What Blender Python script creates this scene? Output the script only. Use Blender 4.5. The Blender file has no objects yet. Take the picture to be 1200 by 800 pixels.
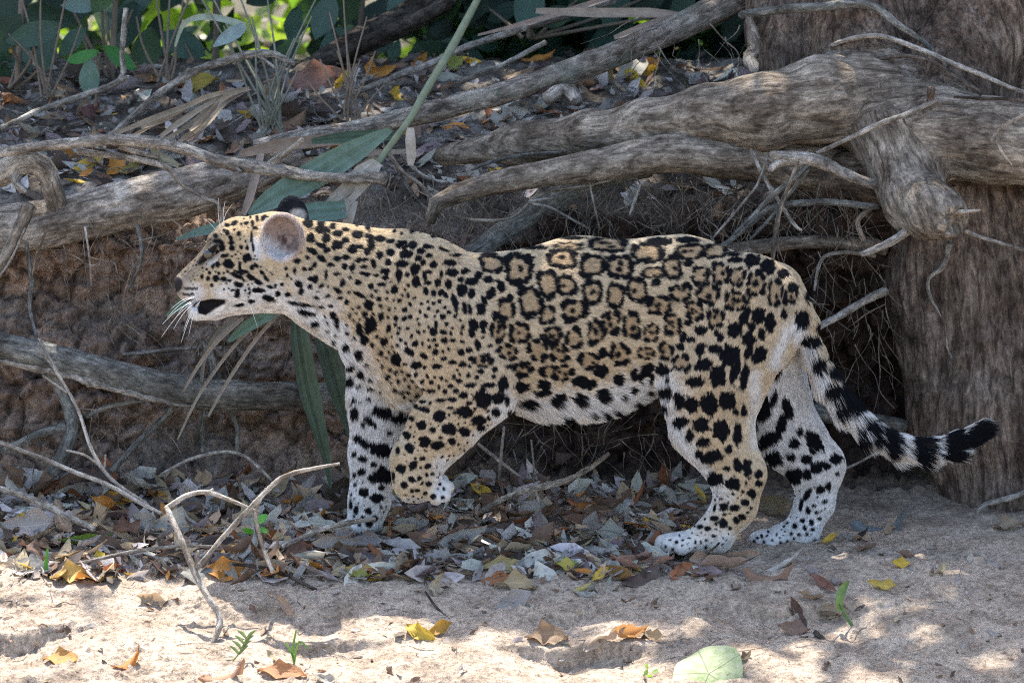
import bpy, math, random
import numpy as np
from mathutils import Matrix, Vector
from mathutils.bvhtree import BVHTree

# ------------------------------------------------------------------ camera, sky, sun, exposure
SC = bpy.context.scene
COL = SC.collection
random.seed(7)
RNG = np.random.default_rng(7)
PITCH = math.radians(8.0)
DIST = 9.0
FOCAL = 162.0
KPX = 1200.0 * FOCAL / 36.0
CAMP = np.array([0.0, -DIST * math.cos(PITCH), 0.40 + DIST * math.sin(PITCH)])
FWD = np.array([0.0, math.cos(PITCH), -math.sin(PITCH)])
UPV = np.array([0.0, math.sin(PITCH), math.cos(PITCH)])

cam_d = bpy.data.cameras.new('camera')
cam = bpy.data.objects.new('camera', cam_d)
COL.objects.link(cam)
cam.location = CAMP
cam.rotation_euler = (math.pi / 2 - PITCH, 0, 0)
cam_d.lens = FOCAL
cam_d.sensor_width = 36.0
cam_d.clip_start = 0.1
cam_d.clip_end = 300.0
cam_d.dof.use_dof = True
cam_d.dof.focus_distance = DIST - 0.08
cam_d.dof.aperture_fstop = 9.0
SC.camera = cam

SUN_EL, SUN_AZ = math.radians(64.0), math.radians(-14.0)     # behind the bank, a little to the left
SUN_DIR = np.array([math.sin(SUN_AZ) * math.cos(SUN_EL), math.cos(SUN_AZ) * math.cos(SUN_EL), math.sin(SUN_EL)])
world = bpy.data.worlds.new('World')
SC.world = world
world.use_nodes = True
wn = world.node_tree.nodes
wl = world.node_tree.links
wn.clear()
w_out = wn.new('ShaderNodeOutputWorld')
w_bg = wn.new('ShaderNodeBackground')
w_sky = wn.new('ShaderNodeTexSky')
w_sky.sky_type = 'NISHITA'
w_sky.sun_disc = False
w_sky.sun_elevation = SUN_EL
w_sky.sun_rotation = SUN_AZ
w_sky.dust_density = 2.0
w_sky.air_density = 1.0
w_bg.inputs['Strength'].default_value = 0.15
wl.new(w_sky.outputs[0], w_bg.inputs[0])
wl.new(w_bg.outputs[0], w_out.inputs[0])

sun_d = bpy.data.lights.new('sun', 'SUN')
sun_d.energy = 4.2
sun_d.angle = math.radians(0.55)
sun_d.color = (1.0, 0.95, 0.87)
sun = bpy.data.objects.new('sun', sun_d)
COL.objects.link(sun)
sun.rotation_euler = Vector(SUN_DIR).to_track_quat('Z', 'Y').to_euler()
sun.location = (0, 4, 8)

SC.view_settings.view_transform = 'Standard'
SC.view_settings.look = 'None'
SC.view_settings.gamma = 1.0
SC.view_settings.use_curve_mapping = False
SC.view_settings.exposure = 1.72
SC.render.engine = 'CYCLES'
SC.cycles.use_denoising = False
SC.cycles.filter_width = 1.15
try:
    SC.cycles.denoiser = 'OPENIMAGEDENOISE'
    SC.cycles.denoising_input_passes = 'RGB_ALBEDO_NORMAL'
except Exception:
    pass
SC.cycles.max_bounces = 6
SC.cycles.diffuse_bounces = 3
SC.cycles.transmission_bounces = 3
SC.cycles.transparent_max_bounces = 4
SC.cycles.caustics_reflective = False
SC.cycles.caustics_refractive = False


def at(px, py, Y):
    """world point on the plane y = Y that the photograph shows at (px, py)"""
    d = FWD + np.array([(px - 600) / KPX, 0, 0]) + (400 - py) / KPX * UPV
    t = (Y - CAMP[1]) / d[1]
    return CAMP + d * t


def proj(P):
    Q = np.asarray(P) - CAMP
    w = Q @ FWD
    return 600 + KPX * Q[..., 0] / w, 400 - KPX * (Q @ UPV) / w


def pxm(r, Y=0.0):
    """pixels to metres at depth Y"""
    return r * (DIST + Y) / KPX

# ------------------------------------------------------------------ noise
_perm = np.random.default_rng(11).permutation(256).astype(np.int32)
_perm = np.concatenate([_perm, _perm, _perm])
_grad = np.random.default_rng(12).normal(size=(256, 3))
_grad /= np.linalg.norm(_grad, axis=1)[:, None]
_cellp = np.random.default_rng(13).random((256, 3))


def _hash(i, j, k):
    return _perm[(_perm[(_perm[i & 255] + j) & 255] + k) & 255]


def perlin(P):
    P = np.asarray(P, float)
    I = np.floor(P).astype(np.int32)
    f = P - I
    u = f * f * f * (f * (f * 6 - 15) + 10)
    out = 0
    for a in (0, 1):
        wa = u[:, 0] if a else 1 - u[:, 0]
        for b in (0, 1):
            wb = u[:, 1] if b else 1 - u[:, 1]
            for c in (0, 1):
                wc = u[:, 2] if c else 1 - u[:, 2]
                g = _grad[_hash(I[:, 0] + a, I[:, 1] + b, I[:, 2] + c)]
                d = (g * (f - np.array([a, b, c]))).sum(1)
                out = out + wa * wb * wc * d
    return out * 1.6


def fbm(P, octv=4, gain=0.5):
    P = np.asarray(P, float)
    s, a, n = 0, 1.0, 0
    for o in range(octv):
        s = s + a * perlin(P * 2 ** o + 17.3 * o)
        n += a
        a *= gain
    return s / n


def worley(P):
    """F1, F2 and a random value of the nearest cell"""
    P = np.asarray(P, float)
    I = np.floor(P).astype(np.int32)
    f1 = np.full(len(P), 9.0)
    f2 = np.full(len(P), 9.0)
    idv = np.zeros(len(P))
    for a in (-1, 0, 1):
        for b in (-1, 0, 1):
            for c in (-1, 0, 1):
                h = _hash(I[:, 0] + a, I[:, 1] + b, I[:, 2] + c)
                q = I + np.array([a, b, c]) + _cellp[h]
                d = np.sqrt(((q - P) ** 2).sum(1))
                near = d < f1
                f2 = np.where(near, f1, np.minimum(f2, d))
                idv = np.where(near, h / 255.0, idv)
                f1 = np.where(near, d, f1)
    return f1, f2, idv


def sstep(a, b, x):
    t = np.clip((x - a) / (b - a), 0, 1)
    return t * t * (3 - 2 * t)


def lerp(a, b, t):
    return a + (b - a) * t

# ------------------------------------------------------------------ object helpers
def tag(o, label=None, cat=None, group=None, kind=None):
    if label: o['label'] = label
    if cat: o['category'] = cat
    if group: o['group'] = group
    if kind: o['kind'] = kind
    return o


def np_mesh(name, V, F, smooth=True):
    V = np.asarray(V, np.float32)
    F = np.asarray(F, np.int32)
    me = bpy.data.meshes.new(name)
    me.vertices.add(len(V))
    me.vertices.foreach_set('co', V.ravel())
    k = F.shape[1]
    me.loops.add(F.size)
    me.loops.foreach_set('vertex_index', F.ravel())
    me.polygons.add(len(F))
    me.polygons.foreach_set('loop_start', np.arange(0, F.size, k, dtype=np.int32))
    try:
        me.polygons.foreach_set('loop_total', np.full(len(F), k, np.int32))
    except Exception:
        pass
    me.polygons.foreach_set('use_smooth', np.full(len(F), smooth))
    me.update(calc_edges=True)
    me.validate()
    return me


def add_attr(me, name, arr, typ='FLOAT_VECTOR'):
    a = me.attributes.new(name, typ, 'POINT')
    key = {'FLOAT_VECTOR': 'vector', 'FLOAT_COLOR': 'color', 'FLOAT': 'value'}[typ]
    a.data.foreach_set(key, np.asarray(arr, np.float32).ravel())


def rgba(c):
    return np.concatenate([c, np.ones((len(c), 1))], 1)


def link(name, data, mat=None, parent=None):
    o = bpy.data.objects.new(name, data)
    COL.objects.link(o)
    if mat is not None and data is not None:
        if len(data.materials) == 0:
            data.materials.append(mat)
    if parent is not None:
        o.parent = parent
        o.matrix_parent_inverse = Matrix.Translation(-Vector(parent.location))
    return o


def empty(name, loc, label, cat, group=None):
    o = bpy.data.objects.new(name, None)
    COL.objects.link(o)
    o.location = Vector(loc)
    o.empty_display_size = 0.05
    return tag(o, label, cat, group)

# ------------------------------------------------------------------ materials
class NT:
    def __init__(self, name):
        self.m = bpy.data.materials.new(name)
        self.m.use_nodes = True
        self.t = self.m.node_tree
        self.t.nodes.clear()
        self.out = self.n('ShaderNodeOutputMaterial')

    def n(self, typ, **kw):
        nd = self.t.nodes.new(typ)
        for k, v in kw.items():
            if k in nd.inputs.keys():
                nd.inputs[k].default_value = v
            else:
                setattr(nd, k, v)
        return nd

    def l(self, a, b):
        self.t.links.new(a, b)

    def noise(self, vec, scale, detail=6, rough=0.6, dist=0.0):
        nd = self.n('ShaderNodeTexNoise')
        nd.inputs['Scale'].default_value = scale
        nd.inputs['Detail'].default_value = detail
        nd.inputs['Roughness'].default_value = rough
        nd.inputs['Distortion'].default_value = dist
        if vec is not None: self.l(vec, nd.inputs['Vector'])
        return nd.outputs['Fac']

    def ramp(self, fac, stops):
        nd = self.n('ShaderNodeValToRGB')
        e = nd.color_ramp.elements
        while len(e) < len(stops): e.new(0.5)
        for el, (p, c) in zip(e, stops):
            el.position = p
            el.color = (c[0], c[1], c[2], 1) if len(c) == 3 else c
        self.l(fac, nd.inputs[0])
        return nd.outputs[0]

    def mix(self, fac, a, b, mode='MIX'):
        nd = self.n('ShaderNodeMixRGB', blend_type=mode)
        for s, v in ((0, fac), (1, a), (2, b)):
            if isinstance(v, (int, float)): nd.inputs[s].default_value = v
            elif isinstance(v, tuple): nd.inputs[s].default_value = (*v, 1)
            else: self.l(v, nd.inputs[s])
        return nd.outputs[0]

    def math(self, op, a, b=0.5):
        nd = self.n('ShaderNodeMath', operation=op)
        for s, v in ((0, a), (1, b)):
            if isinstance(v, (int, float)): nd.inputs[s].default_value = v
            else: self.l(v, nd.inputs[s])
        return nd.outputs[0]

    def bump(self, h, strength=0.5, dist=0.005, prev=None):
        nd = self.n('ShaderNodeBump')
        nd.inputs['Strength'].default_value = strength
        nd.inputs['Distance'].default_value = dist
        self.l(h, nd.inputs['Height'])
        if prev is not None: self.l(prev, nd.inputs['Normal'])
        return nd.outputs[0]

    def attr(self, name):
        return self.n('ShaderNodeAttribute', attribute_name=name)

    def pbr(self, col, rough=0.8, normal=None, spec=0.3, trans=None):
        b = self.n('ShaderNodeBsdfPrincipled')
        if isinstance(col, tuple): b.inputs['Base Color'].default_value = (*col, 1)
        else: self.l(col, b.inputs['Base Color'])
        if isinstance(rough, (int, float)): b.inputs['Roughness'].default_value = rough
        else: self.l(rough, b.inputs['Roughness'])
        b.inputs['Specular IOR Level'].default_value = spec
        if normal is not None: self.l(normal, b.inputs['Normal'])
        res = b.outputs[0]
        if trans is not None:
            tr = self.n('ShaderNodeBsdfTranslucent')
            if isinstance(trans[1], tuple): tr.inputs[0].default_value = (*trans[1], 1)
            else: self.l(trans[1], tr.inputs[0])
            mx = self.n('ShaderNodeMixShader')
            mx.inputs[0].default_value = trans[0]
            self.l(res, mx.inputs[1])
            self.l(tr.outputs[0], mx.inputs[2])
            res = mx.outputs[0]
        self.l(res, self.out.inputs[0])
        return self.m


def mat_soil():
    t = NT('soil')
    geo = t.n('ShaderNodeNewGeometry').outputs['Position']
    base = t.attr('soil').outputs['Color']
    n1 = t.noise(geo, 90, 8, 0.7)
    n2 = t.noise(geo, 380, 4, 0.7)
    n3 = t.noise(geo, 14, 5, 0.6)
    c = t.mix(1.0, base, t.ramp(n1, [(0.36, (0.55, 0.54, 0.53)), (0.5, (1, 1, 1)), (0.64, (1.3, 1.27, 1.22))]), 'MULTIPLY')
    c = t.mix(1.0, c, t.ramp(n3, [(0.38, (0.76, 0.73, 0.72)), (0.6, (1.15, 1.15, 1.15))]), 'MULTIPLY')
    c = t.mix(0.6, c, t.ramp(n2, [(0.4, (0.6, 0.58, 0.56)), (0.58, (1.2, 1.2, 1.2))]), 'MULTIPLY')
    b = t.bump(n1, 1.0, 0.014)
    b = t.bump(n2, 0.6, 0.003, b)
    return t.pbr(c, 0.95, b, 0.04)


def mat_bark(name, lo, hi, scale=1.0, rough=0.9, moss=None, bump=1.0):
    """bark or weathered wood whose grain follows the 'fuv' attribute"""
    t = NT(name)
    v = t.attr('fuv').outputs['Vector']
    geo = t.n('ShaderNodeNewGeometry').outputs['Position']
    g1 = t.noise(v, 70 * scale, 7, 0.7, 0.6)
    g2 = t.noise(v, 230 * scale, 6, 0.75)
    p = t.noise(geo, 11, 5, 0.6)
    p2 = t.noise(geo, 60, 5, 0.65)
    mid = tuple((a + b) / 2 for a, b in zip(lo, hi))
    c = t.ramp(g1, [(0.38, lo), (0.5, mid), (0.6, hi)])
    c = t.mix(0.75, c, t.ramp(g2, [(0.4, (0.58, 0.57, 0.56)), (0.58, (1.2, 1.2, 1.2))]), 'MULTIPLY')
    c = t.mix(1.0, c, t.ramp(p, [(0.38, (0.6, 0.57, 0.55)), (0.62, (1.25, 1.25, 1.25))]), 'MULTIPLY')
    c = t.mix(0.6, c, t.ramp(p2, [(0.38, (0.66, 0.64, 0.62)), (0.6, (1.22, 1.22, 1.22))]), 'MULTIPLY')
    if moss:
        mk = t.ramp(t.noise(geo, 7, 6, 0.7), [(0.52, (0, 0, 0)), (0.66, (1, 1, 1))])
        c = t.mix(mk, c, moss)
    b = t.bump(g1, 1.0 * bump, 0.014)
    b = t.bump(g2, 0.8 * bump, 0.004, b)
    b = t.bump(p2, 0.6 * bump, 0.006, b)
    return t.pbr(c, rough, b, 0.06)


def mat_leaf(name, rough=0.55, trans=0.25, spec=0.35, veins=True, tint=(1, 1, 1), blotch=0.6):
    """a leaf: the colour is the object's own colour or the mesh 'tint', mottled and veined"""
    t = NT(name)
    if name.startswith('tinted'):
        base = t.attr('tint').outputs['Color']
    else:
        base = t.n('ShaderNodeObjectInfo').outputs['Color']
    v = t.attr('luv').outputs['Vector']
    ob = t.n('ShaderNodeTexCoord').outputs['Object']
    rnd = t.n('ShaderNodeObjectInfo').outputs['Random']
    off = t.n('ShaderNodeVectorMath', operation='ADD')
    t.l(ob, off.inputs[0]); t.l(rnd, off.inputs[1])
    n1 = t.noise(off.outputs[0], 55, 6, 0.7)
    n2 = t.noise(off.outputs[0], 300, 4, 0.6)
    c = t.mix(blotch, base, t.ramp(n1, [(0.33, (0.32, 0.27, 0.23)), (0.48, (1, 1, 1)), (0.66, (1.35, 1.3, 1.2))]), 'MULTIPLY')
    c = t.mix(0.4, c, t.ramp(n2, [(0.3, (0.6, 0.58, 0.55)), (0.65, (1.2, 1.2, 1.2))]), 'MULTIPLY')
    bp = t.bump(n1, 0.5, 0.004)
    if veins:
        sep = t.n('ShaderNodeSeparateXYZ'); t.l(v, sep.inputs[0])
        s = t.math('ABSOLUTE', sep.outputs[1])
        q = t.math('SUBTRACT', t.math('MULTIPLY', sep.outputs[0], 9.0), t.math('MULTIPLY', s, 3.0))
        w = t.math('SINE', t.math('MULTIPLY', q, 6.283))
        rib = t.math('LESS_THAN', s, 0.05)
        w2 = t.math('MAXIMUM', t.ramp(w, [(0.86, (0, 0, 0)), (1.0, (0.6, 0.6, 0.6))]), rib)
        c = t.mix(t.math('MULTIPLY', w2, 0.35), c, t.mix(1.0, base, (1.7, 1.65, 1.5), 'MULTIPLY'))
        bp = t.bump(w2, 0.5, 0.0015, bp)
    return t.pbr(c, rough, bp, spec, (trans, t.mix(1.0, c, tint, 'MULTIPLY')))


def mat_plain(name, col, rough=0.7, spec=0.3, var=0.3, scale=80):
    t = NT(name)
    ob = t.n('ShaderNodeNewGeometry').outputs['Position']
    n = t.noise(ob, scale, 5, 0.65)
    c = t.mix(1.0, col, t.ramp(n, [(0.25, (1 - var,) * 3), (0.75, (1 + var,) * 3)]), 'MULTIPLY')
    return t.pbr(c, rough, t.bump(n, 0.4, 0.003), spec)


def mat_blade(name):
    """palm blade: long pleats along the leaf, colour from the object"""
    t = NT(name)
    base = t.n('ShaderNodeObjectInfo').outputs['Color']
    v = t.attr('luv').outputs['Vector']
    mp = t.n('ShaderNodeMapping'); mp.inputs['Scale'].default_value = (1.2, 22, 1)
    t.l(v, mp.inputs[0])
    n1 = t.noise(mp.outputs[0], 1.0, 5, 0.7)
    geo = t.n('ShaderNodeNewGeometry').outputs['Position']
    n2 = t.noise(geo, 35, 5, 0.65)
    c = t.mix(0.8, base, t.ramp(n1, [(0.25, (0.55, 0.55, 0.55)), (0.7, (1.35, 1.35, 1.3))]), 'MULTIPLY')
    c = t.mix(0.7, c, t.ramp(n2, [(0.3, (0.62, 0.58, 0.52)), (0.7, (1.2, 1.2, 1.2))]), 'MULTIPLY')
    return t.pbr(c, 0.55, t.bump(n1, 0.6, 0.003), 0.35, (0.2, c))


def mat_attr_fur(name):
    t = NT(name)
    c = t.attr('tint').outputs['Color']
    return t.pbr(c, 0.7, None, 0.06)


M = {
    'soil': mat_soil(),
    'trunk': mat_bark('trunk_wood', (0.085, 0.063, 0.05), (0.32, 0.245, 0.192), 1.0, bump=1.2),
    'root': mat_bark('root_bark', (0.125, 0.102, 0.08), (0.44, 0.375, 0.30), 0.9),
    'log': mat_bark('weathered_log', (0.16, 0.138, 0.116), (0.58, 0.52, 0.45), 0.9),
    'greybark': mat_bark('grey_green_bark', (0.11, 0.11, 0.098), (0.31, 0.305, 0.275), 1.4),
    'pole': mat_bark('lichened_pole', (0.13, 0.112, 0.095), (0.50, 0.44, 0.375), 1.2, moss=(0.22, 0.25, 0.2)),
    'stick': mat_bark('dry_stick', (0.2, 0.178, 0.15), (0.58, 0.53, 0.46), 1.5),
    'paletwig': mat_bark('pale_twig', (0.36, 0.31, 0.25), (0.66, 0.6, 0.52), 1.5),
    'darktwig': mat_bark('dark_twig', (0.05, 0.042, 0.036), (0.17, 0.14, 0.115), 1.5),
    'leaf': mat_leaf('dry_leaf'),
    'green': mat_leaf('green_leaf', 0.42, 0.3, 0.45, tint=(1.3, 1.5, 0.5), blotch=0.35),
    'tleaf': mat_leaf('tinted_leaf', 0.6, 0.25, 0.3, veins=False),
    'tgreen': mat_leaf('tinted_green_leaf', 0.45, 0.45, 0.4, veins=False, tint=(1.5, 1.7, 0.5), blotch=0.35),
    'blade': mat_blade('palm_blade'),
    'fur': mat_attr_fur('fur'),
}
# ------------------------------------------------------------------ ground: river beach, earth bank and forest floor in one sheet
def knots(x):
    """profile (y, z) at each x, from the river to the forest"""
    n1 = perlin(np.stack([x * 2.1, x * 0 + 3.3, x * 0], 1))
    n2 = perlin(np.stack([x * 4.3, x * 0 + 7.7, x * 0], 1))
    n3 = perlin(np.stack([x * 1.3, x * 0 + 1.7, x * 0 + 4], 1))
    o = np.ones_like(x)
    r = sstep(0.3, 0.9, x)                   # towards the tree
    # the earth bank comes forward on the left, is undercut behind the jaguar
    fy = 0.40 + 0.04 * n1 + 0.02 * n2 - 0.05 * sstep(-0.3, -1.0, x)
    uc = 0.10 + 0.05 * n3 + 0.05 * sstep(-0.35, 0.1, x)
    ly = 0.47 + 0.05 * n2
    lz = 0.575 + 0.02 * n1 + 0.05 * r
    K = [(-40 * o, -3.0 * o), (-6 * o, -1.25 * o), (-1.6 * o, -0.36 * o), (-0.75 * o, -0.155 * o), (-0.30 * o, -0.05 * o), (-0.12 * o, -0.012 * o),
         (0.05 * o, 0.0 * o), (fy - 0.10, 0.02 * o), (fy, 0.05 + 0.01 * n2), (fy + uc, 0.13 + 0.02 * n1), (fy + uc + 0.02, 0.28 * o + 0.03 * n3),
         (ly + 0.03, 0.43 + 0.03 * n2), (ly, lz - 0.04), (ly + 0.06, lz), (0.75 * o, 0.645 + 0.02 * n1 + 0.02 * r), (1.15 * o, 0.735 + 0.01 * n2),
         (1.6 * o, 0.80 + 0.015 * n1), (2.1 * o, 0.78 * o), (3.4 * o, 0.60 * o), (9 * o, 0.30 * o), (60 * o, 0.2 * o)]
    return np.array([k[0] for k in K]), np.array([k[1] for k in K])


def build_ground():
    dx = 0.0062
    xs = np.arange(-1.30, 1.30, dx)
    g, step = [], dx
    while (g[-1] if g else 1.30) < 40:
        step *= 1.22
        g.append((g[-1] if g else 1.30) + step)
    g = np.array(g)
    xs = np.concatenate([-g[::-1], xs, g])
    KY, KZ = knots(xs)
    nseg = KY.shape[0] - 1
    counts = [6, 8, 50, 140, 75, 32, 28, 34, 20, 22, 26, 26, 18, 14, 40, 62, 60, 30, 24, 14, 8]
    ts, zone = [], []
    for i in range(nseg):
        c = counts[i]
        ts.append(i + np.arange(c) / c)
    ts = np.concatenate(ts + [[nseg]])
    i0 = np.clip(np.floor(ts).astype(int), 0, nseg - 1)
    f = ts - i0
    # catmull-rom through the knots, kept tame with a small tension
    def pick(A, i): return A[np.clip(i, 0, nseg)]
    def cr(A):
        p0, p1, p2, p3 = pick(A, i0 - 1), pick(A, i0), pick(A, i0 + 1), pick(A, i0 + 2)
        ff = f[:, None]
        m1, m2 = (p2 - p0) * 0.5, (p3 - p1) * 0.5
        lim = np.abs(p2 - p1) * 1.2
        m1 = np.clip(m1, -lim, lim); m2 = np.clip(m2, -lim, lim)
        return ((2 * ff ** 3 - 3 * ff ** 2 + 1) * p1 + (ff ** 3 - 2 * ff ** 2 + ff) * m1 + (-2 * ff ** 3 + 3 * ff ** 2) * p2 + (ff ** 3 - ff ** 2) * m2)
    Y, Z = cr(KY), cr(KZ)
    X = np.broadcast_to(xs, Y.shape)
    T = np.broadcast_to(ts[:, None], Y.shape)
    P = np.stack([X, Y, Z], -1).reshape(-1, 3)
    t = T.reshape(-1)
    near = (np.abs(P[:, 0]) < 2.5) & (P[:, 1] > -3) & (P[:, 1] < 6)
    x, y = P[:, 0], P[:, 1]
    front = sstep(7.9, 6.5, t)
    # small scarps where the beach breaks down to the water
    wob = 0.10 * perlin(np.stack([x * 2.1, y * 1.5, y * 0 + 2], 1)) + 0.035 * perlin(np.stack([x * 9, y * 0, y * 0 + 5], 1)) + 0.006 * perlin(np.stack([x * 40, y * 0, y * 0 + 5], 1))
    for ye, hh, wd in ((-0.325, 0.030, 0.008), (-0.455, 0.042, 0.008), (-0.68, 0.03, 0.02)):
        mod = 1.5 * sstep(-.15, .5, perlin(np.stack([x * 2.6, y * 0 + ye * 31, y * 0 + 9], 1)))
        P[:, 2] -= front * .75 * mod * hh * (sstep(ye + wob + wd, ye + wob - wd, y) - sstep(ye + wob - 0.02, ye + wob - 0.20, y))
    P[:, 2] -= sstep(9, 7.5, t) * .020 * np.exp(-((x - .53) / .15) ** 2 - ((y - .10) / .08) ** 2)
    # normals of the sheet
    G = P.reshape(len(ts), len(xs), 3)
    du = np.gradient(G, axis=1); dv = np.gradient(G, axis=0)
    N = np.cross(du, dv).reshape(-1, 3)
    N /= np.linalg.norm(N, axis=1)[:, None] + 1e-12
    bank = sstep(7.4, 8.6, t) * sstep(14.2, 12.6, t)
    topw = sstep(12.8, 13.8, t)
    d = np.zeros(len(P))
    Pn = P[near]
    sand = fbm(Pn * 7, 4) * 0.014 + fbm(Pn * 32, 3) * 0.008
    w1, w2, wid = worley(Pn * 75)
    crumb = np.clip(0.45 - w1, 0, 1) * (wid > 0.45) * 0.024 * sstep(-0.15, 0.35, fbm(Pn * 5 + 9, 3))
    cl1, cl2, cid = worley(Pn * np.array([12, 12, 15]) + 0.4 * fbm(Pn * 14, 3)[:, None])
    cr_ = np.clip(cl2 - cl1, 0, 0.5)
    k1, k2, kid = worley(Pn * 26 + 0.6 * fbm(Pn * 20, 2)[:, None])
    clod = (cr_ - 0.25) * 0.045 + (np.clip(k2 - k1, 0, 0.5) - 0.2) * 0.05 + fbm(Pn * np.array([4, 4, 9]), 5, .6) * 0.085 + fbm(Pn * 45, 4, .65) * 0.024
    humus = fbm(Pn * 6, 4) * 0.035 + fbm(Pn * 40, 3) * 0.010
    dn = np.zeros(len(Pn))
    bn, tn, fr = bank[near], topw[near], 1 - np.clip(bank[near] + topw[near], 0, 1)
    dn = fr * (sand + crumb) + bn * clod + tn * humus
    d[near] = dn
    P = P + N * d[:, None]
    # soil colour: pale sand, dark damp foot, red-brown bank, grey humus
    C = np.tile(np.array([0.53, 0.43, 0.335]), (len(P), 1))
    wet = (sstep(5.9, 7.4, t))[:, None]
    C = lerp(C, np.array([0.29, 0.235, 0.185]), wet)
    bc = np.tile(np.array([0.39, 0.285, 0.222]), (len(Pn), 1))
    bc = lerp(bc, np.array([0.54, 0.40, 0.31]), sstep(0.35, 0.8, cid)[:, None] * 0.8)
    bc = lerp(bc, np.array([0.085, 0.06, 0.048]), sstep(0.13, 0.0, cr_)[:, None] * 0.8)
    bc = lerp(bc, np.array([0.32, 0.275, 0.24]), sstep(0.05, 0.4, fbm(Pn * 4 + 31, 3))[:, None] * 0.8)
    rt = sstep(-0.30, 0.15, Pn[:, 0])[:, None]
    bc = lerp(bc, bc * np.array([0.19, 0.175, 0.175]), rt)  # shadow of the undercut behind the jaguar, painted into the bank colour
    Cn = C[near]
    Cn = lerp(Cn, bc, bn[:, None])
    hc = lerp(np.array([0.11, 0.095, 0.08]), np.array([0.29, 0.265, 0.235]), sstep(-0.2, 0.4, fbm(Pn * 9 + 5, 4))[:, None])
    Cn = lerp(Cn, hc, tn[:, None])
    C[near] = Cn
    C[~near] = lerp(C[~near], np.array([0.12, 0.11, 0.08]), topw[~near][:, None])
    nx = len(xs)
    a = (np.arange(len(ts) - 1)[:, None] * nx + np.arange(nx - 1)[None, :]).reshape(-1)
    F = np.stack([a, a + 1, a + nx + 1, a + nx], 1)
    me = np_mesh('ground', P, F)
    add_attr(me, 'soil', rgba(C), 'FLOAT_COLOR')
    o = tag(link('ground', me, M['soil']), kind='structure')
    # coarse copy for placing things on it
    return o, P, F


ground, GP, GF = build_ground()
BVH = BVHTree.FromPolygons([tuple(p) for p in GP.tolist()], [tuple(f) for f in GF.tolist()])


def drop(x, y, z0=None):
    """height and normal of the ground under (x, y)"""
    if z0 is None:
        z0 = 0.28 if y < 0.46 else 3.0
    h = BVH.ray_cast(Vector((x, y, z0)), Vector((0, 0, -1)))
    if h[0] is None:
        return 0.0, Vector((0, 0, 1))
    n = h[1] if h[1].z > 0 else -h[1]
    return h[0].z, n


def hit(px, py):
    """the ground point that the photograph shows at (px, py)"""
    d = FWD + np.array([(px - 600) / KPX, 0, 0]) + (400 - py) / KPX * UPV
    h = BVH.ray_cast(Vector(CAMP), Vector(d).normalized())
    return h[0]

# ------------------------------------------------------------------ tubes: sticks, roots, stems
def spline(pts, n):
    """catmull-rom through rows (x, y, z, r)"""
    p = np.asarray(pts, float)
    if len(p) == 2:
        p = np.array([p[0], (p[0] + p[1]) / 2, p[1]])
    seg = np.linalg.norm(np.diff(p[:, :3], axis=0), axis=1)
    L = np.concatenate([[0], np.cumsum(seg)])
    s = np.linspace(0, L[-1], n)
    i = np.clip(np.searchsorted(L, s, side='right') - 1, 0, len(p) - 2)
    f = ((s - L[i]) / np.maximum(L[i + 1] - L[i], 1e-9))[:, None]
    q = lambda j: p[np.clip(j, 0, len(p) - 1)]
    p0, p1, p2, p3 = q(i - 1), q(i), q(i + 1), q(i + 2)
    out = 0.5 * ((2 * p1) + (-p0 + p2) * f + (2 * p0 - 5 * p1 + 4 * p2 - p3) * f ** 2 + (-p0 + 3 * p1 - 3 * p2 + p3) * f ** 3)
    out[:, 3] = np.maximum(lerp(p1[:, 3], p2[:, 3], f[:, 0]), 1e-5)
    return out, s


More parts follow.
